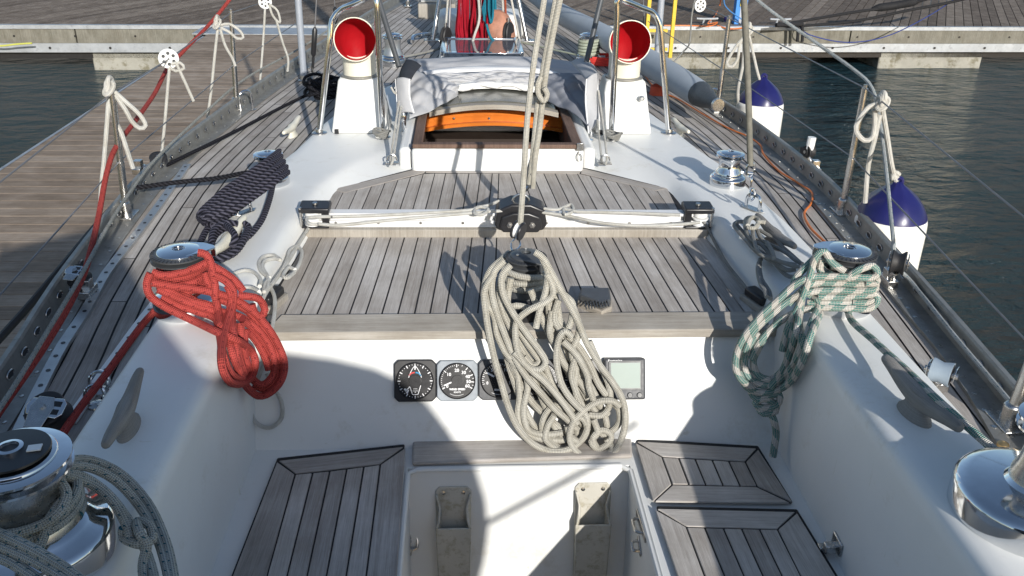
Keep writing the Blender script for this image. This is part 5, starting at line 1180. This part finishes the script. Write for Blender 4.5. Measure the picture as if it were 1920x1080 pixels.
# fenders
def fender(label, topx, topy, botx, boty, yv, R, H_):
    c = Y(topx, topy, yv); t = thing('fender', label, 'fender', c, 'white and blue fenders on the starboard side'); M = T(c.x, c.y, c.z)
    b = MB(); b.lathe([(.012, .010), (.022, -.002), (R*.42, -.022), (R*.68, -.048), (R*.85, -.076), (R*.94, -.102), (R*.957, -.112)], 40, M, cap=True)
    for k, v in enumerate(b.v):
        a_ = math.atan2(v.y-c.y, v.x-c.x); hh_ = (v.z-c.z)/-.112; f_ = 1-.10*max(0, 1-hh_)*abs(math.sin(a_*4)); b.v[k] = Vector((c.x+(v.x-c.x)*f_, c.y+(v.y-c.y)*f_, v.z))
    b.build('blue_cap', FENB, t, ang=80)
    b = MB(); b.lathe([(R*.957, -.112), (R*.985, -.13), (R, -.165), (R, -H_+.12), (R*.9, -H_+.06), (R*.5, -H_)], 40, M); b.build('body', FEN, t, ang=80)
    b = MB(); b.tube([c+Vector((.012*math.cos(a), 0, .008+.014*math.sin(a))) for a in [k*math.pi/6 for k in range(12)]], .007, 8, closed=True); b.build('rope_eye', FENB, t)
    return c
yF1 = SS2.y-.10; yF2 = SS1.y-.15
f1 = fender('farther white fender with a blue top hanging outside the starboard rail', 1432, 148, 0, 0, yF1, .116, .7)
f2 = fender('nearer white fender with a blue top hanging outside the starboard rail', 1684, 345, 0, 0, yF2, .121, .75)
tie('white rope holding the farther fender, tied with a long bight to the lifeline', [[(1404, 60), (1398, 66), (1378, 90), (1363, 118), (1372, 125), (1383, 110), (1388, 80), (1400, 62)], [(1403, 62), (1412, 100), (1420, 135), (1427, 158)], [(1394, 70), (1393, 120), (1384, 170), (1386, 205)]], yF1, .0072, wraps_=(1403, 57))
tie('white rope holding the nearer fender, knotted by the leaning stanchion', [[(1650, 195), (1630, 200), (1610, 225), (1605, 245), (1620, 263), (1635, 258), (1640, 235), (1640, 205)], [(1655, 205), (1664, 260), (1672, 310), (1682, 348)], [(1650, 215), (1640, 260), (1628, 310), (1622, 380)], [(1684, 330), (1674, 335), (1677, 322), (1686, 328)]], yF2, .0082, wraps_=(1652, 193))
# orange cable on the starboard deck
line('power_cable', 'thin orange cable snaking along the starboard side deck', 'cable', [Z(x, y, .012) for x, y in [(1120, 62), (1180, 100), (1225, 162), (1270, 185), (1320, 215), (1365, 240), (1400, 255), (1425, 272), (1432, 290), (1460, 320), (1500, 345), (1522, 362), (1520, 382), (1508, 400), (1518, 425), (1545, 452), (1560, 462)]], .0042, ORG, seg=8)
# ================================================================== SPRAYHOOD, MAST, FOREDECK
def cloth(mb, A_, B_, n=40, m=14, amp=.012, seed=0, bulge=0., fx=3., fy=5.):
    # sheet between two 3D polylines with folds
    A_, fa = catmull([Vector(p) for p in A_], .02); B_, fb = catmull([Vector(p) for p in B_], .02)
    rnd = random.Random(seed); ph = [rnd.uniform(0, 6.3) for _ in range(6)]
    def at(P, t): q = t*(len(P)-1); i = min(int(q), len(P)-2); return lerp(P[i], P[i+1], q-i)
    g = []
    for i in range(n+1):
        t = i/n; a, b_ = at(A_, t), at(B_, t); row = []
        for j in range(m+1):
            s = j/m; p = lerp(a, b_, s)
            w_ = math.sin(math.pi*s)
            d = amp*(1.3*abs(math.sin(fx*1.7*t+fy*.55*s+ph[0]))+.9*abs(math.sin(fx*2.6*t-fy*.9*s+ph[1]+.6*math.sin(5*s)))+.35*abs(math.sin(fy*1.9*s+ph[2]+3*t+.5*math.sin(7*t)))-1.)
            d += amp*.18*math.sin(fy*4*s+fx*9*t+ph[3])
            row.append(mb.pt(p+Vector((0, -.8, .6))*(d*(.4+.6*w_)+bulge*w_)))
        g.append(row)
    for i in range(n):
        for j in range(m): mb.face((g[i][j], g[i+1][j], g[i+1][j+1], g[i][j+1]), [(0, 0)]*4)
t = thing('sprayhood', 'folded pale grey canvas sprayhood collapsed behind the companionway with white piping', 'sprayhood', (XC, 4.1, .2))
yd = 4.12
P_ = lambda x, y, d=yd: Y(x, y, d)
b = MB(); cloth(b, [P_(762, 112, 4.35), P_(850, 108, 4.4), P_(930, 105, 4.42), P_(1020, 110, 4.4), P_(1100, 120, 4.35)], [P_(758, 140, 4.2), P_(850, 134, 4.2), P_(930, 130, 4.2), P_(1010, 133, 4.2), P_(1100, 150, 4.2)], 60, 12, .010, 1, .02); b.build('top_roll', CLOTH, t, solid=.003, ang=180)
b = MB(); cloth(b, [P_(790, 134, 4.17), P_(860, 126, 4.17), P_(940, 124, 4.17), P_(1010, 128, 4.17), P_(1050, 138, 4.17)], [P_(800, 141, 4.12), P_(860, 136, 4.10), P_(940, 134, 4.1), P_(1010, 138, 4.1), P_(1050, 146, 4.12)], 50, 6, .003, 2, .012); b.build('white_fold', CLOTHW, t, solid=.003, ang=180)
b = MB(); cloth(b, [P_(775, 142, 4.12), P_(860, 138, 4.12), P_(940, 136, 4.1), P_(1010, 142, 4.1), P_(1060, 152, 4.12)], [P_(830, 162, 3.98), P_(880, 158, 3.98), P_(940, 157, 3.96), P_(985, 160, 3.96), P_(1010, 172, 3.98)], 70, 20, .017, 3, .02, 7, 9); b.build('crumpled_fold', CLOTH, t, solid=.003, ang=180)
b = MB(); cloth(b, [P_(766, 128, 4.05), P_(800, 140, 4.02), P_(840, 150, 4.0), P_(862, 164, 3.96)], [P_(768, 225, 3.55), P_(800, 212, 3.62), P_(832, 196, 3.75), P_(858, 180, 3.88)], 60, 36, .020, 4, .03, 3, 6); b.build('left_swag', CLOTH, t, solid=.003, ang=180)
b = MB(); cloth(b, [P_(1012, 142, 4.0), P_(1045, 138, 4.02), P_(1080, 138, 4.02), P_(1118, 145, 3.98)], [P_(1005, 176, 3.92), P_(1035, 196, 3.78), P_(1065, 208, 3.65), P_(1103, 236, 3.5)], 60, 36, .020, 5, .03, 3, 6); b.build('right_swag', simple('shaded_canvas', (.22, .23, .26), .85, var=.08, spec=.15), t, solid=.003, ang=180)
for nm, pa, pb, sd in (('left_flap', [P_(742, 148, 3.62), P_(744, 180, 3.6), P_(746, 214, 3.58)], [P_(768, 148, 3.58), P_(768, 182, 3.56), P_(776, 212, 3.54)], 6), ('right_flap', [P_(1100, 148, 3.58), P_(1098, 190, 3.56), P_(1104, 250, 3.5)], [P_(1122, 136, 3.62), P_(1120, 185, 3.6), P_(1124, 228, 3.52)], 7)):
    b = MB(); cloth(b, pa, pb, 12, 8, .003, sd, .012, 1, 1); f = b.build(nm, CLOTH, t, solid=.003, ang=180)
    for nm2, pp in (('piping', pa), ('piping', pb)): b = MB(); b.tube(pp, .0035, 8, step=.02); b.build(nm2, CLOTHW, f)
for nm, pa, pb, sd in (('left_end', [P_(748, 150, 3.64), P_(752, 130, 3.8), P_(762, 112, 4.0)], [P_(770, 152, 3.6), P_(780, 135, 3.75), P_(790, 124, 3.98)], 8), ('right_end', [P_(1098, 150, 3.6), P_(1082, 130, 3.8), P_(1070, 118, 4.0)], [P_(1124, 142, 3.64), P_(1112, 122, 3.8), P_(1092, 112, 4.0)], 9)):
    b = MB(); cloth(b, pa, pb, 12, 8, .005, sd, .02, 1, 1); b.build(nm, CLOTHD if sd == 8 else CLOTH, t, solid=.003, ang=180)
for k, (y0_, dd, rr_, xl_, xr_) in enumerate([(143, 4.02, .017, 800, 1050), (150, 3.99, .020, 815, 1030), (156, 3.96, .016, 835, 1010), (161, 3.94, .013, 862, 1000), (137, 4.06, .014, 790, 1075)]):
    pp = []
    for j in range(9):
        u = j/8; x = xl_+(xr_-xl_)*u; pp.append(P_(x, y0_+3.2*math.sin(j*1.9+k*2.3)+ (u-.5)**2*34, dd+.01*math.sin(j*2.7+k)))
    b = MB(); b.tube(pp, rr_, 10, flat=.5, step=.02, rr=[.3*rr_, rr_, .7*rr_, 1.1*rr_, .8*rr_, rr_, .3*rr_]); b.build('fold', CLOTH if k != 3 else CLOTHW, t, ang=180)
# white cloths at the foot of the flaps, zip pulls and lashings
for x, y in ((757, 228), (1108, 244)):
    b = MB(); q = P_(x, y, 3.52); b.lathe([(.006, -.035), (.010, -.02), (.008, .0), (.011, .02), (.006, .035)], 10, T(*q)); b.lathe([(.012, -.055), (.012, -.040)], 12, T(*q)); b.build('turnbuckle', CHROME, t)
for pts in ([P_(752, 200, 3.56), Z(737, 300, .12), Z(732, 303, .11), Z(733, 292, .12), P_(748, 190, 3.56)], [P_(1122, 170, 3.6), P_(1128, 215, 3.5), Z(1138, 300, .12), Z(1130, 305, .11), Z(1127, 290, .12), P_(1120, 225, 3.5)]):
    b = MB(); b.tube(pts, .0045, 8, step=.02); b.build('lashing', R_WHITE, t)
for x, y in ((735, 305), (1134, 306)):
    b = MB(); q = Z(x, y, .103); b.tube([q+Vector((.018*math.cos(a), 0, .010+.022*math.sin(a))) for a in [k*math.pi/6 for k in range(7)]], .003, 8); b.box((q.x, q.y, q.z), (.05, .03, .004)); b.build('lashing_eye', STEEL, t)
for x, y, y2 in ((716, 262, 3.58), (1150, 266, 3.58)):
    b = MB(); q = Z(x, y-8, .125); 
    for k in range(4): b.tube([q+Vector(((.022+.004*k)*math.cos(a), (.022+.004*k)*math.sin(a), .006*k+.006*math.sin(a*2+k))) for a in [i*math.pi/6 for i in range(12)]], .0045, 8, closed=True)
    b.build('lashing_knot', R_GREY, t)
for nm, a, c in (('left_bow_tube', Y(748, 125, 3.85), Y(704, -20, 4.0)), ('right_bow_tube', Y(1098, 122, 3.85), Y(1134, -30, 4.0))):
    b = MB(); b.tube([a, c], .012, 12, smooth=False); b.build(nm, GUN, t)
# two white straps tying: piping on top roll
b = MB(); b.tube([P_(760, 118, 4.30), P_(752, 135, 4.1), P_(748, 150, 3.8), P_(742, 165, 3.62)], .006, 8); b.tube([P_(745, 150, 3.64), P_(742, 175, 3.6), P_(733, 163, 3.6)], .004, 8); b.build('tie', R_WHITE, t)

# mast, deck hatch and gear at its foot
q = Z(903, 82, .0)
t = thing('mast', 'grey alloy mast foot hidden by halyard coils at the top of the picture', 'mast', q)
b = MB(); b.lathe([(.085, .0), (.085, 3.)], 32, T(q.x, q.y, q.z) @ Matrix.Diagonal((1, 1.5, 1, 1))); b.build('mast_tube', ALU, t)
b = MB(); b.lathe([(.12, .0), (.12, .03), (.10, .05)], 28, T(*q)); b.build('mast_collar', ALU, t)
bx = MB(); yq = q.y+.35
bx.box((q.x, yq+.05, .08), (.62, .4, .16)); solo(bx, 'coachroof_box', 'low white box with sloping sides behind the mast foot', 'deck box', GEL, bev=.04)
b = MB(); c = Y(930, 62, q.y-.22); b.lathe([(.05, -.19), (.11, -.15), (.135, -.05), (.12, .05), (.08, .12), (.03, .15)], 20, T(*c))
solo(b, 'mast_bag', 'round brown leather bag hanging at the foot of the mast', 'bag', BROWN, ang=60)
def halyard(label, mat, xs, yb, yv, n, r=.008, name='halyard_coil', cat='rope', seedn=3, x_jit=8):
    rr_ = random.Random(seedn); b = MB()
    for k in range(n):
        x0 = rr_.uniform(*xs); x1 = x0+rr_.uniform(-x_jit, x_jit); yb_ = yb+rr_.uniform(-6, 3); d = rr_.uniform(-.04, .04); x2 = x1+rr_.uniform(4, 13)
        b.tube([Y(x0, -70, yv+d), Y(x0+2, 0, yv+d), Y(x1, yb_-25, yv+d), Y(x1+3, yb_-6, yv+d), Y((x1+x2)/2, yb_, yv+d), Y(x2-2, yb_-6, yv+d), Y(x2, yb_-28, yv+d), Y(x2+rr_.uniform(-4, 4), -70, yv+d)], r, 7, step=.03)
    return solo(b, name, label, cat, mat, 'halyard coils at the mast foot')
halyard('left crimson halyard coil hanging at the mast foot', R_CRIM, (856, 874), 84, q.y-.32, 11, seedn=1)
halyard('right crimson halyard coil hanging at the mast foot beside the white one', R_CRIM, (880, 896), 84, q.y-.36, 9, seedn=2)
halyard('teal halyard coil hanging high on the mast front', R_TEAL, (905, 915), 42, q.y-.4, 7, .007, seedn=4, x_jit=3)
line('halyard', 'white rope tail hanging over the crimson coils at the mast foot', 'rope', [Y(893, -40, q.y-.45), Y(899, 30, q.y-.45), Y(890, 65, q.y-.48), Y(884, 84, q.y-.48), Y(876, 92, q.y-.48)], .008, R_WHITE)
line('halyard', 'teal rope curling from the mast to the starboard deck block', 'rope', [Y(912, 45, q.y-.42), Y(920, 70, q.y-.44), Y(935, 82, q.y-.45), Y(955, 83, q.y-.45), Y(965, 86, q.y-.45)], .0085, R_TEAL)
line('halyard', 'teal rope hanging straight beside the white deck box', 'rope', [Y(928, -30, q.y-.2), Y(930, 30, q.y-.2), Y(938, 70, q.y-.25), Y(950, 84, q.y-.3)], .0085, R_TEAL)
for k, (lab, mat, a, c) in enumerate([('white halyard leading down to the port mast block', R_WHITE, (842, -30), (835, 60)), ('white halyard leading down to the starboard mast block', R_WHITE, (940, -30), (948, 80)), ('rust coloured halyard beside the starboard mast block', R_TAN, (946, -30), (949, 42)), ('white halyard outermost on the starboard side of the mast', R_WHITE, (953, -30), (975, 80)), ('grey wire halyard beside the port mast block', WIRE, (846, -30), (842, 60))]):
    line('halyard', lab, 'rope', [Y(*a, q.y-.2), Y(lerp(a[0], c[0], .5), lerp(a[1], c[1], .5), q.y-.2), Y(*c, q.y-.25)], .0075, mat, seg=7)
for lab, px, py in (('black sheave block at the port side of the mast foot', 836, 72), ('black sheave block at the starboard side of the mast foot', 953, 63)):
    c = Y(px, py, q.y-.3); F_ = frame(c, (0, 0, 1), (1, -.5, 0)); tt = thing('mast_block', lab, 'block', c); b = MB(); b.lathe([(.055, -.018), (.06, -.01), (.045, 0), (.06, .01), (.055, .018)], 20, F_ @ Matrix.Diagonal((1.3, 1, 1, 1))); b.build('sheave', RUB, tt); b = MB(); b.tube([c+Vector((0, 0, .1)), c, Vector((c.x, c.y, .0))], .01, 8, smooth=False); b.build('strap', STEEL, tt)
for s, (a, c) in ((0, ((812, 75), (826, -15))), (1, ((988, 76), (969, -15)))):
    p0 = Z(*a, .01); tt = thing('granny_bar', ('port', 'starboard')[s]+' steel tube leg of the guard rail standing beside the mast', 'grab rail', p0, 'guard rails beside the mast'); b = MB(); b.tube([p0, Y(*c, p0.y+.1)], .016, 12, smooth=False); b.build('tube', STEEL, tt); b = MB(); b.box((p0.x, p0.y, .008), (.12, .08, .012)); b.build('foot', STEEL, tt, bev=.003)
h0, h1, h2, h3 = Z(834, 110, .09), Z(973, 106, .09), Z(978, 88, .12), Z(832, 90, .12)
hc = Vector((XC-.03, (Z(900, 106, .08)).y, .0)); tt = thing('deck_hatch', 'chrome-framed clear hatch in front of the mast reflecting the halyards', 'hatch', hc)
xa, xb = Z(832, 106, .08).x, Z(976, 106, .08).x; y_a = hc.y-.02; y_b = y_a+.50
b = MB(); b.box(((xa+xb)/2, (y_a+y_b)/2, .03), (xb-xa+.06, y_b-y_a+.06, .09)); b.build('coaming', GEL, tt, bev=.015)
b = MB()
for c_, d_ in ((((xa+xb)/2, y_a, .09), (xb-xa, .04, .04)), (((xa+xb)/2, y_b, .09), (xb-xa, .04, .04)), ((xa, (y_a+y_b)/2, .09), (.04, y_b-y_a-.042, .04)), ((xb, (y_a+y_b)/2, .09), (.04, y_b-y_a-.042, .04))): b.box(c_, d_)
b.build('frame', CHROME, tt, bev=.004)
b = MB(); b.box(((xa+xb)/2, (y_a+y_b)/2, .098), (xb-xa-.04, y_b-y_a-.04, .008)); b.build('lens', simple('clear_acrylic', (.10, .10, .12), .06, spec=.9), tt)
# other things on the foredeck
b = MB(); w1 = Z(820, 32, .0); tt = thing('deck_dorade', 'small weathered wooden box with a steel fitting on the port deck left of the mast', 'deck box', w1)
b.box((w1.x, w1.y, .06), (.30, .25, .12)); b.build('box', TEAKB, tt, bev=.01); b = MB(); b.box((w1.x-.05, w1.y, .13), (.16, .10, .02)); b.build('plate', ALU, tt, bev=.004)
q2 = Z(790, 73, .02); tt = thing('mooring_cleat', 'bright steel angled fitting lying on the port deck near the mast', 'fitting', q2); b = MB(); b.tube([Z(773, 78, .03), Z(777, 68, .05), Z(802, 64, .04), Z(806, 66, .02)], .014, 8); b.build('bar', CHROME, tt)
# pale green rope round the starboard mast winch, red ends
pm = Z(1102, 122, .0); b = MB(); wraps(b, pm, .065, 5, .052, .009, 8); b.tube([pm+Vector((-.06, 0, .06)), pm+Vector((-.4, .5, .05)), pm+Vector((-.7, 1., .03))], .006, 6)
solo(b, 'halyard_tail', 'pale green rope wound round the starboard mast winch', 'rope', rope('braid_pale_green', (.50, .55, .44)))
b = MB(); pp = Z(1135, 118, .02)
for k in range(5): b.tube([pp+Vector((.10*math.cos(a+k)*(1+.1*k), .07*math.sin(a+k), .01*k)) for a in [i*.6 for i in range(9)]], .008, 7)
solo(b, 'rope_tail', 'bright red rope ends lying beside the starboard mast winch', 'rope', simple('bright_red_rope', (.62, .04, .03), .8))
b = MB(); pp = Z(1232, 178, .0); b.lathe([(.045, 0), (.04, .05), (.02, .06)], 12, T(*pp)); solo(b, 'cap', 'orange-red rope end beside the right cowl box', 'rope', simple('orange_red', (.62, .09, .04), .7))
line('rope', 'grey rope leading across the deck to the port mast block', 'rope', [Z(720, 112, .04), Z(770, 104, .03), Z(810, 95, .03), Z(834, 88, .03)], .008, R_GREY)
# rolled sail along the starboard rail
pts = [Y(960, -40, 9.2), Z(1040, 18, .16), Z(1120, 62, .16), Z(1200, 108, .15), Z(1262, 145, .14), Z(1312, 176, .13)]
tt = thing('rolled_sail', 'long grey-blue rolled sail lying along the starboard rail with a dark tapered end', 'sail', pts[3])
b = MB(); b.tube(pts, .072, 20, step=.1, rr=[.06, .068, .072, .072, .070, .062]); b.build('sleeve', SAIL, tt)
e = pts[-1]; d = (pts[-1]-pts[-2]).normalized(); b = MB(); b.tube([e, e+d*.04, e+d*.09, e+d*.14, e+d*.2], .06, 16, rr=[.063, .058, .045, .033, .026], step=.015); b.build('end_cap', simple('dark_end', (.05, .06, .07), .5, bmp=.003), tt)
b = MB(); b.lathe([(.03, 0), (.03, .02), (.012, .02)], 14, frame(e+d*.19, (0, 0, 1), d)); b.build('end_fitting', STEEL, tt)
# ================================================================== ON THE PONTOON
def dz_(x, y, h=0): return Z(x, y, DZ+h)
for lab, px, py in (('grey galvanised mooring cleat on the pontoon left of the blue post', 1325, 46), ('grey mooring cleat on the pontoon carrying black lines right of the blue post', 1462, 47)):
    c = dz_(px, py); t = thing('dock_cleat', lab, 'cleat', c, 'mooring cleats on the pontoon'); F_ = frame(c, ex, (0, 0, 1)) if False else frame(c, (1, .08, 0), (0, 0, 1))
    b = MB(); b.tube([F_ @ Vector(v) for v in ((-.16, 0, .085), (-.08, 0, .08), (.08, 0, .08), (.16, 0, .085))], .016, 10); b.build('horns', GALV, t)
    for s in (-1, 1): b = MB(); b.tube([F_ @ Vector((s*.045, 0, .08)), F_ @ Vector((s*.06, 0, 0))], .016, 8, smooth=False); b.build('leg', GALV, t)
c = dz_(1387, 46); yP = c.y; hh = 2.2
t = thing('service_post', 'bright blue service post standing at the pontoon edge', 'post', c)
b = MB(); 
for dx in (-.055, .055): b.box((c.x+dx, c.y+.05, c.z+hh/2), (.07 if dx < 0 else .05, .12, hh))
b.build('post', BLUE, t, bev=.008); b = MB(); b.box((c.x+.008, c.y+.06, c.z+hh/2), (.05, .08, hh-.02)); b.build('grey_insert', GREYT, t); b = MB(); b.box((c.x-.02, c.y-.02, c.z+.32), (.03, .02, .12)); b.build('label_plate', YEL, t)
b = MB(); q = dz_(1361, 42); b.lathe([(.035, 0), (.035, .06), (.02, .07)], 16, T(q.x, q.y, q.z+.02)); solo(b, 'blue_plug', 'small blue and white plug lying on the pontoon beside the post', 'plug', FENB)
line('water_hose', 'blue hose hanging in an arc beside the blue post', 'hose', [Y(1358, -20, yP-.1), Y(1358, 6, yP-.1), Y(1368, 20, yP-.1), Y(1385, 32, yP-.1), Y(1396, 40, yP-.1)], .009, simple('blue_hose', (.05, .18, .42), .5))
line('power_cable', 'orange cable on the pontoon running past the mooring cleat', 'cable', [Y(1352, -20, 13.1), dz_(1350, 8, .02), dz_(1340, 30, .02), dz_(1327, 44, .10), dz_(1345, 42, .02), dz_(1330, 49, .02), dz_(1290, 48, .02), dz_(1245, 48, .02)], .010, ORG)
line('power_cable', 'orange cable drooping along the pontoon edge below the blue post', 'cable', [dz_(1345, 48, .02), dz_(1362, 53, .0), dz_(1378, 54, .0), dz_(1400, 51, .02)], .010, ORG)
# yellow ladder
lx0, lx1 = 1209, 1256; c = Y(lx1, 52, 12.4); t = thing('ladder', 'yellow safety ladder fixed to the pontoon face, its foot in the water', 'ladder', c)
for x in (lx0, lx1):
    b = MB(); p = Y(x, 108, 12.35); p2 = Y(x+1, -60, 12.35); b.box((p.x, 12.35, (p.z+p2.z)/2), (.05, .05, p2.z-p.z)); b.build('stile', YEL if x == lx1 else YEL, t, bev=.005)
for y in (57, 92): b = MB(); p = Y(lx0, y, 12.35); p2 = Y(lx1, y, 12.35); b.box(((p.x+p2.x)/2, 12.35, p.z), (p2.x-p.x-.07, .04, .04)); b.build('rung', YEL, t)
# black mooring lines on the pontoon
rl = simple('black_line', (.012, .012, .014), .9, bmp=.002)
line('mooring_line', 'upper black mooring line crossing the pontoon with a rubber snubber', 'rope', [dz_(1455, 47, .06), Y(1500, 40, 12.6), Y(1600, 23, 12.5), Y(1700, 8, 12.4), Y(1800, -20, 12.2)], .02, rl)
b = MB(); b.tube([Y(1634, 17, 12.5), Y(1650, 14, 12.48), Y(1680, 10, 12.45), Y(1712, 4, 12.4), Y(1724, 2, 12.4)], .05, 12, rr=[.02, .055, .055, .055, .02]); solo(b, 'snubber', 'black rubber snubber on the upper mooring line', 'snubber', rl)
line('mooring_line', 'lower black mooring line crossing the pontoon towards the top right', 'rope', [dz_(1462, 48, .05), Y(1500, 49, 12.6), Y(1600, 40, 12.5), Y(1700, 20, 12.4), Y(1800, 0, 12.3), Y(1900, -30, 12.2)], .02, rl)
line('rope', 'thin blue line hanging in an arc from the pontoon cleat', 'rope', [dz_(1500, 52, .02), Y(1520, 66, 12.5), Y(1580, 79, 12.5), Y(1640, 74, 12.5), Y(1700, 52, 12.5), Y(1780, 5, 12.4), Y(1810, -30, 12.3)], .008, simple('blue_string', (.03, .05, .2), .8))
b = MB()
for dx in (0, 9): b.tube([dz_(1494+dx, 46, .08), Y(1496+dx, 60, 12.55), Y(1495+dx, 78, 12.55)], .022, 8)
b.tube([dz_(1455, 47, .09), dz_(1480, 46, .09), dz_(1505, 45, .09)], .03, 8); solo(b, 'mooring_line', 'black lines made fast on the right pontoon cleat, ends hanging over the edge', 'rope', rl)
line('rope', 'pale yellow rope lying under the pontoon edge at the left', 'rope', [Y(-30, 83, 12.1), Y(0, 86, 12.1), Y(30, 83, 12.1), Y(60, 81, 12.1)], .012, simple('yellow_rope', (.5, .5, .1), .8))
# ================================================================== unseen, behind the camera: panel and bar added to shade the port side
t = thing('added_shade_caster', 'unseen dark panel and steel tubes added behind the cockpit to cast shade', 'shade caster', (.0, -.6, .0))
pf = [(-1.0, -.3), (-1.0, 1.25), (-.6, 1.36), (-.32, 1.42), (-.16, 1.37), (-.1, 1.28), (-.03, 1.17), (.03, 1.12), (.11, 1.03), (.20, .985), (.32, 1.015), (.45, .995), (.56, .965), (.64, .92), (.69, .86), (.73, .79), (.77, .71), (.795, .60), (.80, .5), (.785, .40), (.76, .3), (.74, -.3)]
b = MB(); b.prism([(x, -.6, z) for x, z in pf], (0, -.02, 0)); b.build('shade_panel', CLOTHD, t, smooth=False)
b = MB(); b.tube([(.76, -.6, .50), (1.25, -.6, .80)], .009, 10, smooth=False); b.build('shade_bar', STEEL, t)
b = MB(); b.tube([(-1.0, -.63, -.3), (-1.0, -.63, 1.3)], .013, 10, smooth=False); b.build('upright_tube', STEEL, t)
for o in ROOTS:
    if '_o' in o.keys(): del o['_o']
